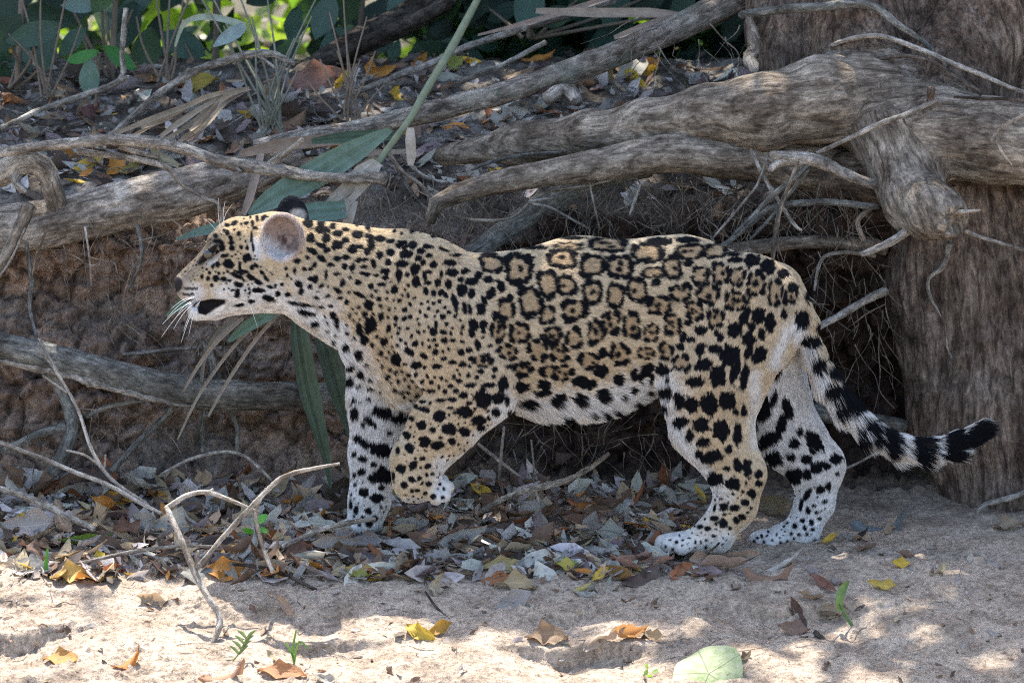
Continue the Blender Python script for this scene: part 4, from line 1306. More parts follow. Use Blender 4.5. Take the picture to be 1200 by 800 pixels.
# eye, whiskers
t_ = NT('eye'); t_.pbr((.045, .04, .03), .08, None, .8)
for s in (-1, 1):
    c = at(244, 297.5, s * .0415)
    u = np.linspace(0, np.pi, 9); v = np.linspace(0, 2 * np.pi, 14, endpoint=False)
    r = pxm(6.5)
    Vv = np.array([[c[0] + r * math.sin(a) * math.cos(b), c[1] + r * math.sin(a) * math.sin(b) * .8, c[2] + r * math.cos(a)] for a in u for b in v])
    i = np.arange(8)[:, None] * 14; j = np.arange(14)[None]
    Ff = np.stack([i + j, i + 14 + j, i + 14 + (j + 1) % 14, i + (j + 1) % 14], -1).reshape(-1, 4)
    link('eye', np_mesh('eye', Vv, Ff), t_.m, jaguar)
t_ = NT('whisker'); t_.pbr((.85, .85, .85), .4, None, .4)
for px, py, ex, ey in ((231, 346, 196, 372), (232, 349, 189, 395), (233, 351, 203, 386), (234, 353, 212, 402), (235, 352, 221, 394), (231, 350, 207, 370), (233, 354, 215, 388),
                       (233, 347, 200, 362), (230, 352, 190, 380), (258, 270, 256, 232), (262, 268, 264, 236), (255, 272, 238, 256), (293, 355, 302, 384), (292, 354, 298, 372), (260, 268, 272, 240)):
    a, b = at(px, py, -.045), at(ex, ey, -.075)
    m = (a + b) / 2 + np.array([-.002, -.004, .006])
    V_, F_, U_ = tube_arrays([(*a, .0004), (*m, .00034), (*b, .00016)], sides=4, step=.008, rough=0)
    link('whisker', np_mesh('whisker', V_, F_), t_.m, jaguar)
# ------------------------------------------------------------------ fallen wood and sticks
def obj_end_fray(o): return o


stick('fallen_log', [(-60, 285, .46, 27), (-10, 272, .46, 28), (60, 261, .46, 29), (130, 244, .46, 30), (200, 229, .47, 30), (260, 212, .49, 26), (310, 196, .52, 20), (350, 184, .56, 14)], 'log',
      'weathered grey log lying along the edge of the bank behind the jaguar\'s head', 'log', sides=28, rough=.16)
stick('knotted_root', [(-50, 215, .40, 16), (-5, 206, .40, 15), (28, 190, .39, 13), (50, 196, .40, 13), (62, 222, .42, 12), (70, 250, .45, 12)], 'stick',
      'pale knotted root end bent over the weathered log', 'root', sides=14, rough=.3, forks=[[(20, 200, .39, 8), (18, 215, .37, 6), (30, 225, .36, 3)]])
stick('exposed_root', [(-60, 398, .31, 16), (0, 406, .30, 16), (60, 419, .30, 17), (140, 440, .29, 18), (205, 457, .29, 19), (260, 463, .30, 18), (330, 464, .31, 17), (400, 466, .33, 16), (480, 472, .36, 15), (560, 490, .40, 12)], 'greybark',
      'smooth grey green root running along the bank below the jaguar\'s chin', 'root', sides=24, rough=.08, wander=.002)
stick('bark_strip', [(0, 424, .285, 4), (50, 432, .28, 6), (110, 448, .272, 6), (170, 466, .266, 5), (230, 478, .27, 3)], 'stick',
      'ragged strip of peeling bark along the underside of the grey green root', 'bark', sides=8, rough=.5, wander=.004)
stick('exposed_root', [(62, 436, .33, 9), (78, 470, .31, 8), (84, 500, .30, 8), (76, 528, .28, 8), (60, 556, .26, 7)], 'greybark', 'short grey root curving down the bank to the dry leaves', 'root', sides=12,
      forks=[[(78, 500, .30, 6), (45, 508, .30, 5), (20, 520, .3, 5), (-10, 530, .3, 4)]])
stick('exposed_root', [(214, 464, .31, 5), (190, 492, .31, 4.5), (160, 520, .30, 5), (130, 552, .28, 4)], 'greybark', 'thin straight root slanting down below the grey green root', 'root', sides=10)
stick('exposed_root', [(100, 488, .34, 4), (130, 475, .33, 4), (180, 468, .33, 3)], 'greybark', 'small curved root half buried in the soil under the grey green root', 'root', sides=8)
stick('exposed_root', [(238, 400, .36, 6), (250, 430, .35, 6), (238, 470, .36, 5), (238, 530, .36, 4)], 'greybark', 'upright thin root behind the hanging dry leaf stalks', 'root', sides=8)
stick('exposed_root', [(262, 470, .36, 4), (278, 500, .36, 4), (278, 535, .36, 3)], 'greybark', 'bowed hanging root tip beneath the grey green root', 'root', sides=8)
stick('exposed_root', [(145, 415, .42, 3), (200, 410, .40, 3), (260, 408, .42, 3)], 'stick', 'thread of root along the clods above the grey green root', 'root', sides=6)
stick('forest_stick', [(-10, 180, .36, 6), (60, 170, .35, 6), (130, 165, .34, 7), (205, 171, .32, 7), (262, 190, .30, 7), (312, 197, .29, 9), (360, 205, .28, 6), (410, 209, .27, 6), (452, 209, .26, 8)], 'stick',
      'long pale stick with a forked twig and frayed end over the log', 'stick', sides=12, rough=.2, forks=[[(314, 195, .29, 5), (335, 180, .28, 4), (355, 163, .27, 3)], [(272, 193, .3, 3), (282, 202, .28, 2.5)]])
stick('forest_stick', [(90, 178, .38, 5), (150, 186, .36, 5), (195, 196, .34, 4.5), (212, 213, .33, 4), (236, 230, .31, 3), (256, 240, .30, 2.5), (260, 262, .29, 1.5)], 'stick', 'thin crooked stick drooping from the log towards the jaguar\'s ears', 'stick', sides=8, forks=[[(140, 172, .36, 4), (165, 180, .36, 4), (186, 183, .35, 3)]])
stick('forest_stick', [(128, 160, .72, 5), (165, 128, .75, 6), (205, 97, .78, 6), (245, 77, .80, 6), (310, 62, .82, 6), (345, 75, .82, 3)], 'stick', 'arched pale stick standing in the litter beside the young palm stems', 'stick', sides=10, rough=.2, forks=[[(218, 90, .79, 4), (222, 80, .79, 4)], [(300, 64, .82, 3), (322, 80, .80, 2)]])
stick('forest_stick', [(0, 150, .80, 4), (50, 128, .85, 4), (100, 110, .9, 5), (142, 93, .92, 5), (143, 60, .92, 4), (147, 10, .93, 4)], 'stick', 'thin grey stick bent upright beside the small bright green sapling', 'stick', sides=8, rough=.2, forks=[[(140, 95, .92, 4), (150, 90, .9, 3)]])
stick('fallen_pole', [(300, 175, .56, 11), (360, 161, .56, 11), (430, 149, .57, 11), (520, 127, .60, 13), (600, 106, .64, 13), (680, 80, .68, 15), (760, 48, .74, 15), (830, 16, .80, 17), (900, -25, .86, 17)], 'pole',
      'long slanting lichen spotted pole above the thick root', 'branch', sides=18, rough=.12)
stick('forest_stick', [(245, 205, .62, 5), (300, 190, .6, 5), (360, 175, .6, 4), (430, 160, .62, 3)], 'stick', 'thin straight stick lying below the lichen spotted pole', 'stick', sides=8)
stick('forest_stick', [(400, 115, .95, 4), (480, 85, 1.0, 5), (560, 50, 1.1, 5), (650, 22, 1.2, 6), (720, 0, 1.3, 6)], 'stick', 'long grey stick parallel to the lichen spotted pole, behind it', 'stick', sides=8)
stick('forest_stick', [(540, 95, .85, 5), (580, 80, .86, 4), (640, 50, .88, 4)], 'stick', 'short grey stick propped in the litter above the pole', 'stick', sides=8)
stick('forest_stick', [(640, 118, .6, 8), (662, 106, .62, 9), (676, 118, .58, 8)], 'log', 'stubby broken root piece between pole and thick root', 'root', sides=10, rough=.3)
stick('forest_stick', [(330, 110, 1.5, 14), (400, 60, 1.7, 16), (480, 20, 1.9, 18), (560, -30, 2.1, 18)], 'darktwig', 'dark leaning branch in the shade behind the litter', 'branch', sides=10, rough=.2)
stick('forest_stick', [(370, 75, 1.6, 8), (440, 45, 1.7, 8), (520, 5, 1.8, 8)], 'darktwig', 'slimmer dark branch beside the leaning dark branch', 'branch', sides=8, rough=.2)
# sticks on the beach
stick('forked_twig', [(233, 803, -.52, 4), (246, 765, -.50, 4.5), (258, 726, -.46, 5), (244, 700, -.44, 5), (228, 668, -.40, 5), (212, 632, -.36, 4.5), (195, 594, -.31, 4)], 'paletwig',
      'tall pale forked twig planted in the sunlit sand', 'twig', sides=10, rough=.16, wander=.002,
      forks=[[(195, 595, -.31, 4), (220, 580, -.30, 4), (245, 577, -.29, 3.5), (275, 588, -.30, 3), (303, 600, -.31, 2)], [(229, 668, -.40, 3.5), (262, 628, -.38, 4), (300, 588, -.36, 4), (330, 560, -.34, 4), (365, 549, -.33, 3), (398, 543, -.32, 2)],
             [(312, 572, -.35, 2), (300, 600, -.34, 3), (306, 635, -.33, 3), (320, 670, -.33, 3.5)], [(229, 666, -.40, 2.5), (232, 645, -.40, 2)], [(240, 579, -.29, 2.5), (250, 573, -.28, 2.5)]])
stick('dry_twig', [(-10, 514, .16, 3), (60, 541, .12, 3.5), (130, 570, .06, 3.5), (190, 602, .0, 3)], 'paletwig', 'thin pale twig slanting down into the dry leaves below the bank', 'twig', sides=8)
stick('dry_twig', [(46, 397, .22, 1.8), (65, 432, .20, 2.2), (90, 478, .17, 2.6), (105, 522, .14, 2.8), (130, 560, .10, 3), (172, 592, .04, 3)], 'paletwig', 'upright thin forked twig in front of the grey green root', 'twig', sides=8,
      forks=[[(72, 447, .19, 2), (58, 425, .2, 1.8), (42, 408, .2, 1.4)], [(78, 460, .18, 2), (50, 440, .19, 1.6)], [(120, 548, .12, 2), (100, 533, .12, 2), (78, 527, .13, 1.6)], [(122, 550, .12, 2), (124, 532, .12, 1.6)]])
stick('dry_twig', [(565, 600, .16, 3), (590, 584, .14, 4.5), (620, 573, .12, 5), (665, 562, .11, 4.5), (690, 549, .11, 4), (714, 531, .11, 2.5)], 'stick', 'grey stick propped on leaves beneath the jaguar\'s belly', 'stick', sides=10, rough=.3, forks=[[(628, 575, .12, 2.5), (632, 590, .1, 2)]])
stick('dry_twig', [(498, 692, -.33, 1.6), (516, 716, -.36, 2), (552, 744, -.42, 2.2), (600, 772, -.48, 2.2), (655, 803, -.55, 2)], 'darktwig', 'thin curved brown twig lying on the sunlit sand', 'twig', sides=8)
stick('dry_twig', [(188, 556, .26, 2), (225, 537, .24, 2.6), (262, 530, .23, 2.6), (292, 538, .22, 2.4), (318, 562, .18, 2)], 'stick', 'arched thin grey twig over the dry leaves under the bank', 'twig', sides=8)
stick('dry_twig', [(-10, 570, .05, 4), (40, 585, .02, 5), (85, 608, -.03, 5), (110, 620, -.06, 4)], 'stick', 'grey twig half hidden in the leaf pile below the curving root', 'twig', sides=8, rough=.25)
stick('dry_twig', [(330, 640, -.12, 3), (370, 622, -.09, 4), (410, 612, -.05, 4), (440, 607, -.03, 3)], 'stick', 'short grey twig beside the jaguar\'s planted forepaw', 'twig', sides=8, rough=.2)
stick('dry_twig', [(90, 660, -.20, 2.5), (150, 648, -.18, 3), (210, 640, -.16, 2.5), (260, 640, -.16, 2)], 'stick', 'straight thin twig across the front of the leaf pile', 'twig', sides=8)
stick('dry_twig', [(272, 660, -.19, 2.5), (320, 668, -.22, 3), (370, 690, -.27, 2.5)], 'darktwig', 'thin brown twig at the sunny edge of the leaf pile', 'twig', sides=8)
stick('dry_twig', [(878, 682, -.20, 3), (905, 668, -.17, 4), (925, 656, -.15, 4), (942, 641, -.14, 2)], 'paletwig', 'pale curved stick behind the jaguar\'s far hind paw', 'twig', sides=8)
stick('dry_twig', [(955, 740, -.40, 4), (980, 765, -.45, 4), (1005, 790, -.50, 4)], 'darktwig', 'short dark twig among leaves on the lower beach', 'twig', sides=8, rough=.3)
stick('dry_twig', [(1010, 770, -.46, 3), (1060, 776, -.47, 3.5), (1100, 768, -.46, 3)], 'stick', 'short grey twig on the sand near the green seedling', 'twig', sides=8, rough=.3)
stick('dry_twig', [(590, 500, .30, 2), (587, 530, .28, 2.4), (585, 560, .27, 2.4), (590, 578, .26, 2)], 'stick', 'upright rootlet in the hollow under the jaguar\'s belly', 'root', sides=6, forks=[[(560, 520, .3, 2.5), (585, 540, .28, 3), (612, 560, .27, 2)]])
stick('dry_twig', [(622, 514, .28, 1.4), (625, 540, .27, 1.8), (626, 566, .26, 1.6)], 'stick', 'short straight rootlet in the hollow behind the jaguar\'s belly', 'root', sides=6)
stick('dry_twig', [(925, 585, .22, 2), (960, 560, .26, 2), (1000, 545, .30, 2), (1030, 530, .32, 1.5)], 'stick', 'thin rootlet on the shaded bank beneath the jaguar\'s tail', 'root', sides=6)
stick('exposed_root', [(890, 470, .38, 10), (940, 480, .36, 11), (1000, 490, .38, 11), (1060, 500, .42, 9)], 'greybark', 'dark smooth root on the bank behind the jaguar\'s tail', 'root', sides=10)
stick('bare_twig', [(1225, 118, .10, 3), (1196, 137, .10, 3.5), (1172, 150, .10, 3), (1162, 166, .10, 2.2)], 'paletwig', 'bleached forked twig hanging in front of the thick right root', 'twig', sides=8, forks=[[(1166, 162, .10, 2), (1175, 180, .10, 2), (1186, 193, .1, 1.2)]])

# fine rootlets that nobody could count
def rootlets():
    a = Acc()
    rg = np.random.default_rng(31)
    zones = [(480, 760, 190, 320, .46, 130), (760, 1030, 190, 320, .48, 170), (20, 330, 255, 340, .42, 50), (860, 1040, 290, 520, .46, 90), (520, 780, 480, 560, .5, 60), (60, 420, 300, 470, .42, 60), (420, 560, 200, 290, .42, 40), (0, 200, 470, 540, .32, 16), (880, 1010, 100, 60, .6, 0), (740, 880, 20, 100, .7, 20), (1020, 1200, 195, 300, .42, 12)]
    for x0, x1, y0, y1, Y, n in zones:
        for _ in range(n):
            px, py = x0 + rg.random() * (x1 - x0), y0 + rg.random() * (y1 - y0) * .6
            L = 25 + 70 * rg.random()
            an = rg.normal() * .7 + math.pi / 2
            Yv = Y - .10 + .10 * rg.random()
            rows = []
            for k in range(5):
                s = k / 4
                rows.append((px + math.cos(an) * L * s + rg.normal() * 3, py + math.sin(an) * L * s + rg.normal() * 2, Yv - .03 * s + rg.normal() * .006, (.35 + 1.1 * rg.random() ** 3) * (1 - .6 * s)))
            a.tube(PX(*rows), sides=4, step=.012, rough=.1)
    o = a.build('rootlets', M['root'])
    tag(o, 'tangle of fine hair roots hanging from the bank under the roots', 'roots', kind='stuff')


rootlets()
DANGLE = ['dangling root crossing behind the forked grey root by the tree', 'pale dangling root slanting left from the forked grey root', 'straight dangling root dropping from the forked grey root to the jaguar\'s rump',
          'hair thin dangling root left of the forked grey root', 'dangling root running alongside the pale slanting one', 'long looping root under the blunt tipped root above the jaguar\'s back', 'wavy thin root just above the dip of the jaguar\'s back',
          'thin curved root lying against the underside of the thick root', 'dangling root hanging from the pole behind the dry palm strip', 'short dangling root branching beside the torn dry palm strip', 'dangling root between the torn palm strip and the blunt root tip',
          'fine vertical root hanging over the middle of the jaguar\'s back', 'tiny white tipped root hanging over the jaguar\'s back', 'stringy root hanging from the log down to the grey green root', 'short crooked root joining the stringy hanging root',
          'hair thin root hanging straight from the weathered log', 'grey root hanging from the log left of the jaguar\'s face', 'stout grey root slanting out from under the knotted root end', 'thin root curling up beside the stout slanting root']
for i, rows in enumerate([
    [(880, 175, .30, 2.5), (905, 225, .27, 3.5), (930, 262, .25, 3), (940, 270, .25, 2)], [(945, 195, .22, 3), (925, 215, .22, 4), (895, 240, .24, 4), (860, 275, .27, 2.5)], [(935, 190, .22, 2.5), (915, 240, .22, 3.5), (907, 290, .22, 4), (905, 310, .22, 2)],
    [(900, 180, .28, 2), (885, 220, .26, 2), (850, 262, .28, 2), (835, 280, .28, 2)], [(945, 200, .24, 3), (912, 245, .23, 3), (880, 280, .25, 2)], [(735, 205, .34, 2), (700, 215, .32, 2), (640, 225, .31, 2.5), (600, 255, .31, 2.5), (560, 258, .31, 2.5), (530, 252, .31, 2)],
    [(650, 233, .3, 2.5), (620, 238, .3, 2.5), (650, 245, .3, 2), (690, 268, .3, 2)], [(552, 200, .4, 2.5), (575, 190, .4, 3), (620, 180, .4, 2), (660, 178, .4, 2)], [(450, 170, .42, 4), (470, 200, .40, 3), (500, 225, .38, 3), (512, 265, .38, 2)], [(470, 180, .42, 3), (500, 208, .40, 3), (540, 218, .40, 2)],
    [(462, 195, .42, 3), (490, 235, .40, 2.5), (515, 260, .40, 2)], [(690, 210, .32, 1.6), (697, 245, .31, 1.6), (702, 268, .31, 1.2)], [(750, 215, .34, 2), (742, 240, .33, 3), (738, 252, .33, 1)],
    [(30, 285, .37, 3), (38, 330, .36, 4), (36, 360, .36, 3), (44, 395, .34, 2)], [(55, 270, .37, 2), (44, 300, .36, 2), (38, 330, .36, 1.5)], [(100, 265, .40, 2), (105, 300, .38, 1.5), (108, 335, .38, 1)], [(160, 262, .4, 3), (165, 300, .38, 3), (150, 340, .38, 2)],
    [(35, 240, .36, 9), (20, 275, .35, 8), (0, 310, .34, 7), (-20, 330, .34, 6)], [(-5, 330, .33, 2), (15, 300, .33, 2), (30, 268, .33, 1.5)]]):
    thin = stick('hanging_root', rows, ('stick', 'greybark', 'root')[i % 3], DANGLE[i], 'root',
                 ['roots dangling below the old tree', 'roots dangling over the earth bank'][i > 12], sides=8, rough=.2, wander=.004)

# ------------------------------------------------------------------ leaves
def leaf_arrays(wid=.4, curl=.3, bend=.2, wave=.05, tip=1.5, nu=9, nv=5, seed=0, drop_=0.0, notch=0.0):
    u = np.linspace(0, 1, nu)
    v = np.linspace(-1, 1, nv)
    prof = np.power(np.sin(np.pi * np.clip(u, 0, 1) ** (1 / tip * 1.2)), .75)
    prof[0] = .05; prof[-1] = .02
    U, Vv = np.meshgrid(u, v, indexing='ij')
    W = prof[:, None] * wid * .5
    rg = np.random.default_rng(seed)
    ph = rg.random(4) * 6
    edge = 1 + notch * (np.sin(U * 17 + ph[0]) + 1.6 * np.sin(U * 7 + ph[2] + 2.2 * np.sign(Vv)) + rg.normal(size=U.shape) * .9) * np.abs(Vv)
    ang = Vv * curl
    X = U - .5
    Y = np.where(abs(curl) > .02, np.sin(ang) / (curl if abs(curl) > .02 else 1), Vv) * W * edge
    Z = (1 - np.cos(ang)) / (abs(curl) + 1e-6) * W * np.sign(curl + 1e-9)
    Z = Z + bend * ((U - .5) ** 2 * 4 - .3) * .25 + wave * (np.sin(U * 9 + ph[1] + Vv * 1.5) + .8 * np.sin(U * 15 + ph[3] - Vv * 2)) * np.abs(Vv) * .6 + drop_ * (U ** 2)
    P = np.stack([X, Y, Z], -1).reshape(-1, 3)
    i = np.arange(nu - 1)[:, None] * nv
    j = np.arange(nv - 1)[None]
    F = np.stack([i + j, i + nv + j, i + nv + j + 1, i + j + 1], -1).reshape(-1, 4)
    return P, F, np.stack([U, Vv, U * 0], -1).reshape(-1, 3)


LEAFM = []
for s, (w, c, b, wv, tp) in enumerate([(.42, .7, .4, .10, 1.2), (.55, 1.1, .8, .12, 1.1), (.36, 1.5, .6, .08, 1.3), (.50, .5, -.5, .13, 1.2), (.62, 1.8, .9, .13, 1.0), (.34, -1.0, .8, .10, 1.4), (.5, -1.4, 1.0, .13, 1.1), (.40, 2.4, .5, .08, 1.2)]):
    P_, F_, U_ = leaf_arrays(w, c, b, wv, tp, 8, 7, s, notch=.10)
    me = np_mesh('fallen_leaf', P_, F_)
    add_attr(me, 'luv', U_)
    me.materials.append(M['leaf'])
    LEAFM.append(me)
for s, (w, c, b) in enumerate([(.52, .25, .1), (.42, .3, .3), (.6, .2, .2)]):
    P_, F_, U_ = leaf_arrays(w, c, b, .04, 1.15, 9, 5, s + 20)
    me = np_mesh('leaf', P_, F_)
    add_attr(me, 'luv', U_)
    me.materials.append(M['green'])
    LEAFM.append(me)          # 8, 9, 10: living green leaves


def orient(n, yaw, pitch, roll):
    n = Vector(n).normalized()
    q = Vector((0, 0, 1)).rotation_difference(n)
    return (q.to_matrix() @ Matrix.Rotation(yaw, 3, 'Z') @ Matrix.Rotation(pitch, 3, 'Y') @ Matrix.Rotation(roll, 3, 'X')).to_euler()


COLS = {'grey': (.37, .335, .295), 'pale': (.56, .525, .475), 'brown': (.20, .125, .08), 'dark': (.095, .07, .055), 'tan': (.45, .34, .22), 'orange': (.52, .23, .05), 'yellow': (.62, .41, .06), 'mauve': (.25, .195, .19), 'olive': (.33, .33, .08), 'russet': (.33, .13, .06)}
WORD = {'grey': 'dry grey', 'pale': 'bleached pale grey', 'brown': 'dry brown', 'dark': 'dark rotting', 'tan': 'dry tan', 'orange': 'bright orange', 'yellow': 'yellow', 'mauve': 'dull mauve grey', 'olive': 'olive green', 'russet': 'reddish brown'}


def jit(c, s=.16):
    k = 1 + random.uniform(-s, s)
    return tuple(max(0.01, q * k * (1 + random.uniform(-.06, .06))) for q in c)


def leaf_at(px, py, size, col, var=None, yaw=None, pitch=0, roll=None, label=None, group=None, up=.004, parent=None, name='fallen_leaf', cat='leaf'):
    h = hit(px, py)
    if h is None: return None
    z, n = drop(h.x, h.y, h.z + .05)
    if n.z < .35: n = Vector((n.x, n.y - .5, 1)).normalized()
    o = bpy.data.objects.new(name, LEAFM[random.randrange(8) if var is None else var])
    COL.objects.link(o)
    s = pxm(size, h.y)
    o.scale = (s, s * random.uniform(.8, 1.25), s * random.uniform(.8, 1.6))
    o.location = (h.x, h.y, h.z + up + s * .04)
    o.rotation_euler = orient(n, random.uniform(0, 6.28) if yaw is None else math.radians(yaw), math.radians(pitch), math.radians(random.gauss(0, 22) if roll is None else roll))
    o.color = (*(jit(COLS[col]) if isinstance(col, str) else col), 1)
    if parent is None: tag(o, label, cat, group)
    return o


# the leaves one can single out: px, py, length px, colour, mesh, yaw, pitch, roll, label
NAMED = [
    (492, 746, 46, 'yellow', 3, -40, 0, 30, 'large yellow leaf lying on the sunlit sand beside the thin curved twig'),
    (514, 741, 34, (.45, .26, .05), 1, 30, 0, 35, 'brownish yellow leaf tucked behind the large yellow leaf'),
    (265, 674, 60, 'orange', 3, 5, 0, 28, 'bright orange leaf beside the tall pale forked twig'),
    (100, 640, 64, (.20, .32, .05), 2, 8, 0, 20, 'long green leaf lying on the leaf pile'),
    (84, 679, 52, (.56, .36, .10), 3, 10, 0, 25, 'tan and yellow leaf at the sunny edge of the leaf pile'),
    (1034, 690, 36, (.58, .42, .10), 1, -20, 0, 35, 'lone yellow leaf on bare sand to the right of the jaguar'),
    (806, 646, 34, 'yellow', 6, 70, 0, 35, 'ragged yellow leaf against the jaguar\'s near hind paw'),
    (509, 692, 34, (.56, .46, .32), 1, 80, -35, 50, 'pale tan leaf standing upright at the tip of the thin curved twig'),
    (700, 604, 36, 'brown', 3, 10, 0, 45, 'flat brown leaf under the middle of the jaguar\'s belly'),
    (716, 632, 52, (.42, .40, .33), 3, -5, 0, 35, 'broad pale grey leaf on the sand below the jaguar\'s belly'),
    (725, 678, 58, (.36, .22, .09), 2, -40, 0, 30, 'long brown leaf with a yellow edge on the sand below the jaguar'),
    (683, 694, 34, (.55, .44, .16), 6, 60, 0, 40, 'curled pale yellow leaf next to the long brown leaf'),
    (605, 690, 52, (.46, .35, .20), 3, 0, 0, 25, 'crisp tan leaf on the sand below the belly stick'),
    (602, 709, 48, (.36, .33, .31), 0, 15, 0, 20, 'thin grey leaf just below the crisp tan leaf'),
    (580, 684, 36, (.48, .22, .10), 1, 20, 0, 30, 'orange brown leaf touching the crisp tan leaf'),
    (735, 748, 44, (.55, .30, .12), 4, 30, 0, 30, 'curled orange tan leaf in the leaf cluster on the lower beach'),
    (705, 752, 60, (.52, .42, .33), 2, 40, 0, 30, 'long curled pale leaf in the leaf cluster on the lower beach'),
    (640, 750, 52, (.30, .20, .12), 3, 0, 0, 20, 'flat brown leaf at the end of the lower leaf cluster'),
    (766, 749, 30, (.42, .29, .16), 0, 0, 0, 30, 'small tan leaf at the right end of the lower leaf cluster'),
    (150, 778, 42, 'orange', 6, 10, 0, 30, 'orange leaf on the sand beneath the small scarp'),
    (72, 776, 46, (.48, .26, .08), 3, -10, 0, 25, 'orange brown leaf on sand at the foot of the left scarp'),
    (330, 792, 60, (.42, .20, .09), 3, -10, 0, 25, 'reddish leaf lying in front of the small ferny seedling'),
    (262, 796, 60, (.40, .22, .13), 5, 5, 0, 20, 'brown leaf lying at the base of the pale forked twig'),
    (936, 726, 46, (.16, .10, .08), 2, -50, 0, 40, 'dark brown leaf leaning on the lower right beach'),
    (930, 741, 40, (.24, .15, .11), 0, 0, 0, 20, 'brown leaf lying under the dark leaning leaf'),
    (966, 690, 56, (.28, .14, .10), 2, -60, 0, 25, 'long reddish brown leaf on the sand by the green seedling'),
    (1030, 622, 66, (.17, .19, .20), 5, -8, 0, 25, 'blue grey curled leaf at the foot of the tree'),
    (972, 636, 34, 'yellow', 2, 45, 0, 40, 'small yellow leaf behind the jaguar\'s far hind paw'),
    (905, 600, 60, (.34, .27, .18), 4, -20, 0, 50, 'curled tan leaf between the jaguar\'s hind legs'),
    (828, 742, 10, 'olive', 0, 0, 0, 10, None),
    (420, 678, 36, 'olive', 0, 0, 0, 25, 'small olive leaf at the edge of the leaf pile below the planted forepaw'),
    (590, 668, 50, (.46, .36, .16), 3, 5, 0, 25, 'mottled tan leaf below the jaguar\'s lifted forepaw'),
    (665, 668, 40, (.54, .45, .10), 3, 10, 0, 25, 'yellow green leaf on sand below the jaguar\'s belly'),
    (630, 605, 58, (.42, .39, .35), 3, -40, 0, 45, 'large bleached leaf tilted up behind the belly stick'),
    (540, 640, 64, (.44, .42, .39), 4, 20, 0, 35, 'large bleached curled leaf below the lifted forepaw'),
    (480, 622, 44, (.43, .42, .38), 4, 5, 0, 35, 'rounded pale grey leaf beside the planted forepaw'),
    (850, 667, 84, (.34, .26, .21), 7, -2, 0, 10, 'long brown strip of leaf lying in front of the near hind paw'),
    (752, 668, 76, (.40, .25, .20), 2, 5, 0, 20, 'long pinkish brown curled leaf in front of the belly'),
    (900, 678, 60, (.30, .18, .12), 5, 0, 0, 20, 'brown leaf lying under the pale curved stick'),
    (1055, 664, 26, 'yellow', 0, 20, 0, 30, 'tiny yellow leaf on the bare sand near the tree'),
    (1180, 620, 40, (.34, .26, .18), 3, 0, 0, 20, 'tan leaf lying on the sand against the tree trunk'),
    (95, 585, 70, (.47, .44, .38), 4, 10, 0, 50, 'big bleached cup shaped leaf in the pile below the curving root'),
    (190, 625, 80, (.45, .43, .38), 1, 15, 0, 40, 'big bleached flat leaf behind the pale forked twig'),
    (45, 622, 44, 'yellow', 3, 0, 0, 30, 'yellow leaf in the pile beside the half hidden grey twig'),
    (360, 600, 60, (.46, .44, .39), 3, 60, 0, 55, 'large pale leaf leaning on the bank beside the planted foreleg'),
    (330, 640, 50, (.50, .38, .20), 0, -40, 0, 30, 'tan leaf under the small round leaved seedling'),
    (135, 585, 30, 'yellow', 2, 80, 0, 40, 'narrow yellow leaf standing in the leaf pile'),
    (660, 545, 40, (.14, .10, .07), 3, 0, 0, 30, 'dark brown leaf in the hollow under the jaguar\'s belly'),
    (745, 575, 44, (.18, .12, .09), 6, 0, 0, 40, 'dark curled leaf against the bank foot behind the belly'),
    (530, 570, 46, (.50, .30, .06), 3, 20, 0, 40, 'orange yellow leaf just behind the lifted forepaw'),
    (455, 590, 44, (.38, .36, .06), 1, 60, 0, 50, 'yellow green leaf between the jaguar\'s forelegs'),
    # forest floor above the bank
    (630, 72, 44, 'orange', 6, 0, 0, 50, 'curled orange leaf behind the lichen spotted pole'), (652, 62, 30, 'yellow', 0, 20, 0, 45, 'small yellow leaf above the curled orange leaf'),
    (532, 82, 36, 'olive', 1, 60, 0, 55, 'upright olive leaf behind the lichen spotted pole'), (745, 98, 40, 'yellow', 3, -50, 0, 45, 'yellow leaf between the pole and the thick root'),
    (762, 88, 22, 'yellow', 1, 20, 0, 50, 'small rounded yellow leaf under the end of the pole'), (712, 96, 44, (.50, .40, .22), 3, 60, 0, 50, 'tan leaf hanging below the pole'),
    (445, 90, 44, 'orange', 2, 10, 0, 50, 'orange leaf on the forest floor beneath the grey stick'), (226, 105, 60, (.36, .27, .05), 3, 0, 0, 40, 'olive yellow leaf under the arched pale stick'),
    (135, 200, 40, 'orange', 0, 60, 0, 45, 'orange leaf lying against the top of the weathered log'), (155, 203, 46, (.45, .38, .14), 0, 40, 0, 45, 'yellow tan leaf beside the orange leaf on the log'),
    (77, 184, 24, 'orange', 3, 10, 0, 40, 'small orange leaf below the long pale stick'), (375, 105, 90, (.30, .16, .12), 3, 10, 0, 45, 'large reddish brown leaf beneath the young palm stems'),
    (106, 140, 60, (.20, .10, .09), 3, 80, 0, 50, 'dark red brown leaf on the litter left of the dry frond'), (410, 75, 90, (.24, .18, .13), 6, 60, 0, 60, 'big curled brown leaf standing among the dry stems'),
    (398, 100, 36, 'yellow', 2, 60, 0, 50, 'yellow leaf at the foot of the big curled brown leaf'),
]
for px, py, sz, c, var, yaw, pit, rol, lab in NAMED:
    if lab: leaf_at(px, py, sz, c, var, yaw, pit, rol, lab, up=.006)

ZL = {'low': ('leaf in the pile at the bank foot', 'leaves piled at the foot of the bank'),
      'top': ('leaf on the forest floor above the bank', 'leaves on the forest floor'),
      'front': ('leaf scattered on the open sand of the beach', 'leaves scattered on the sand')}


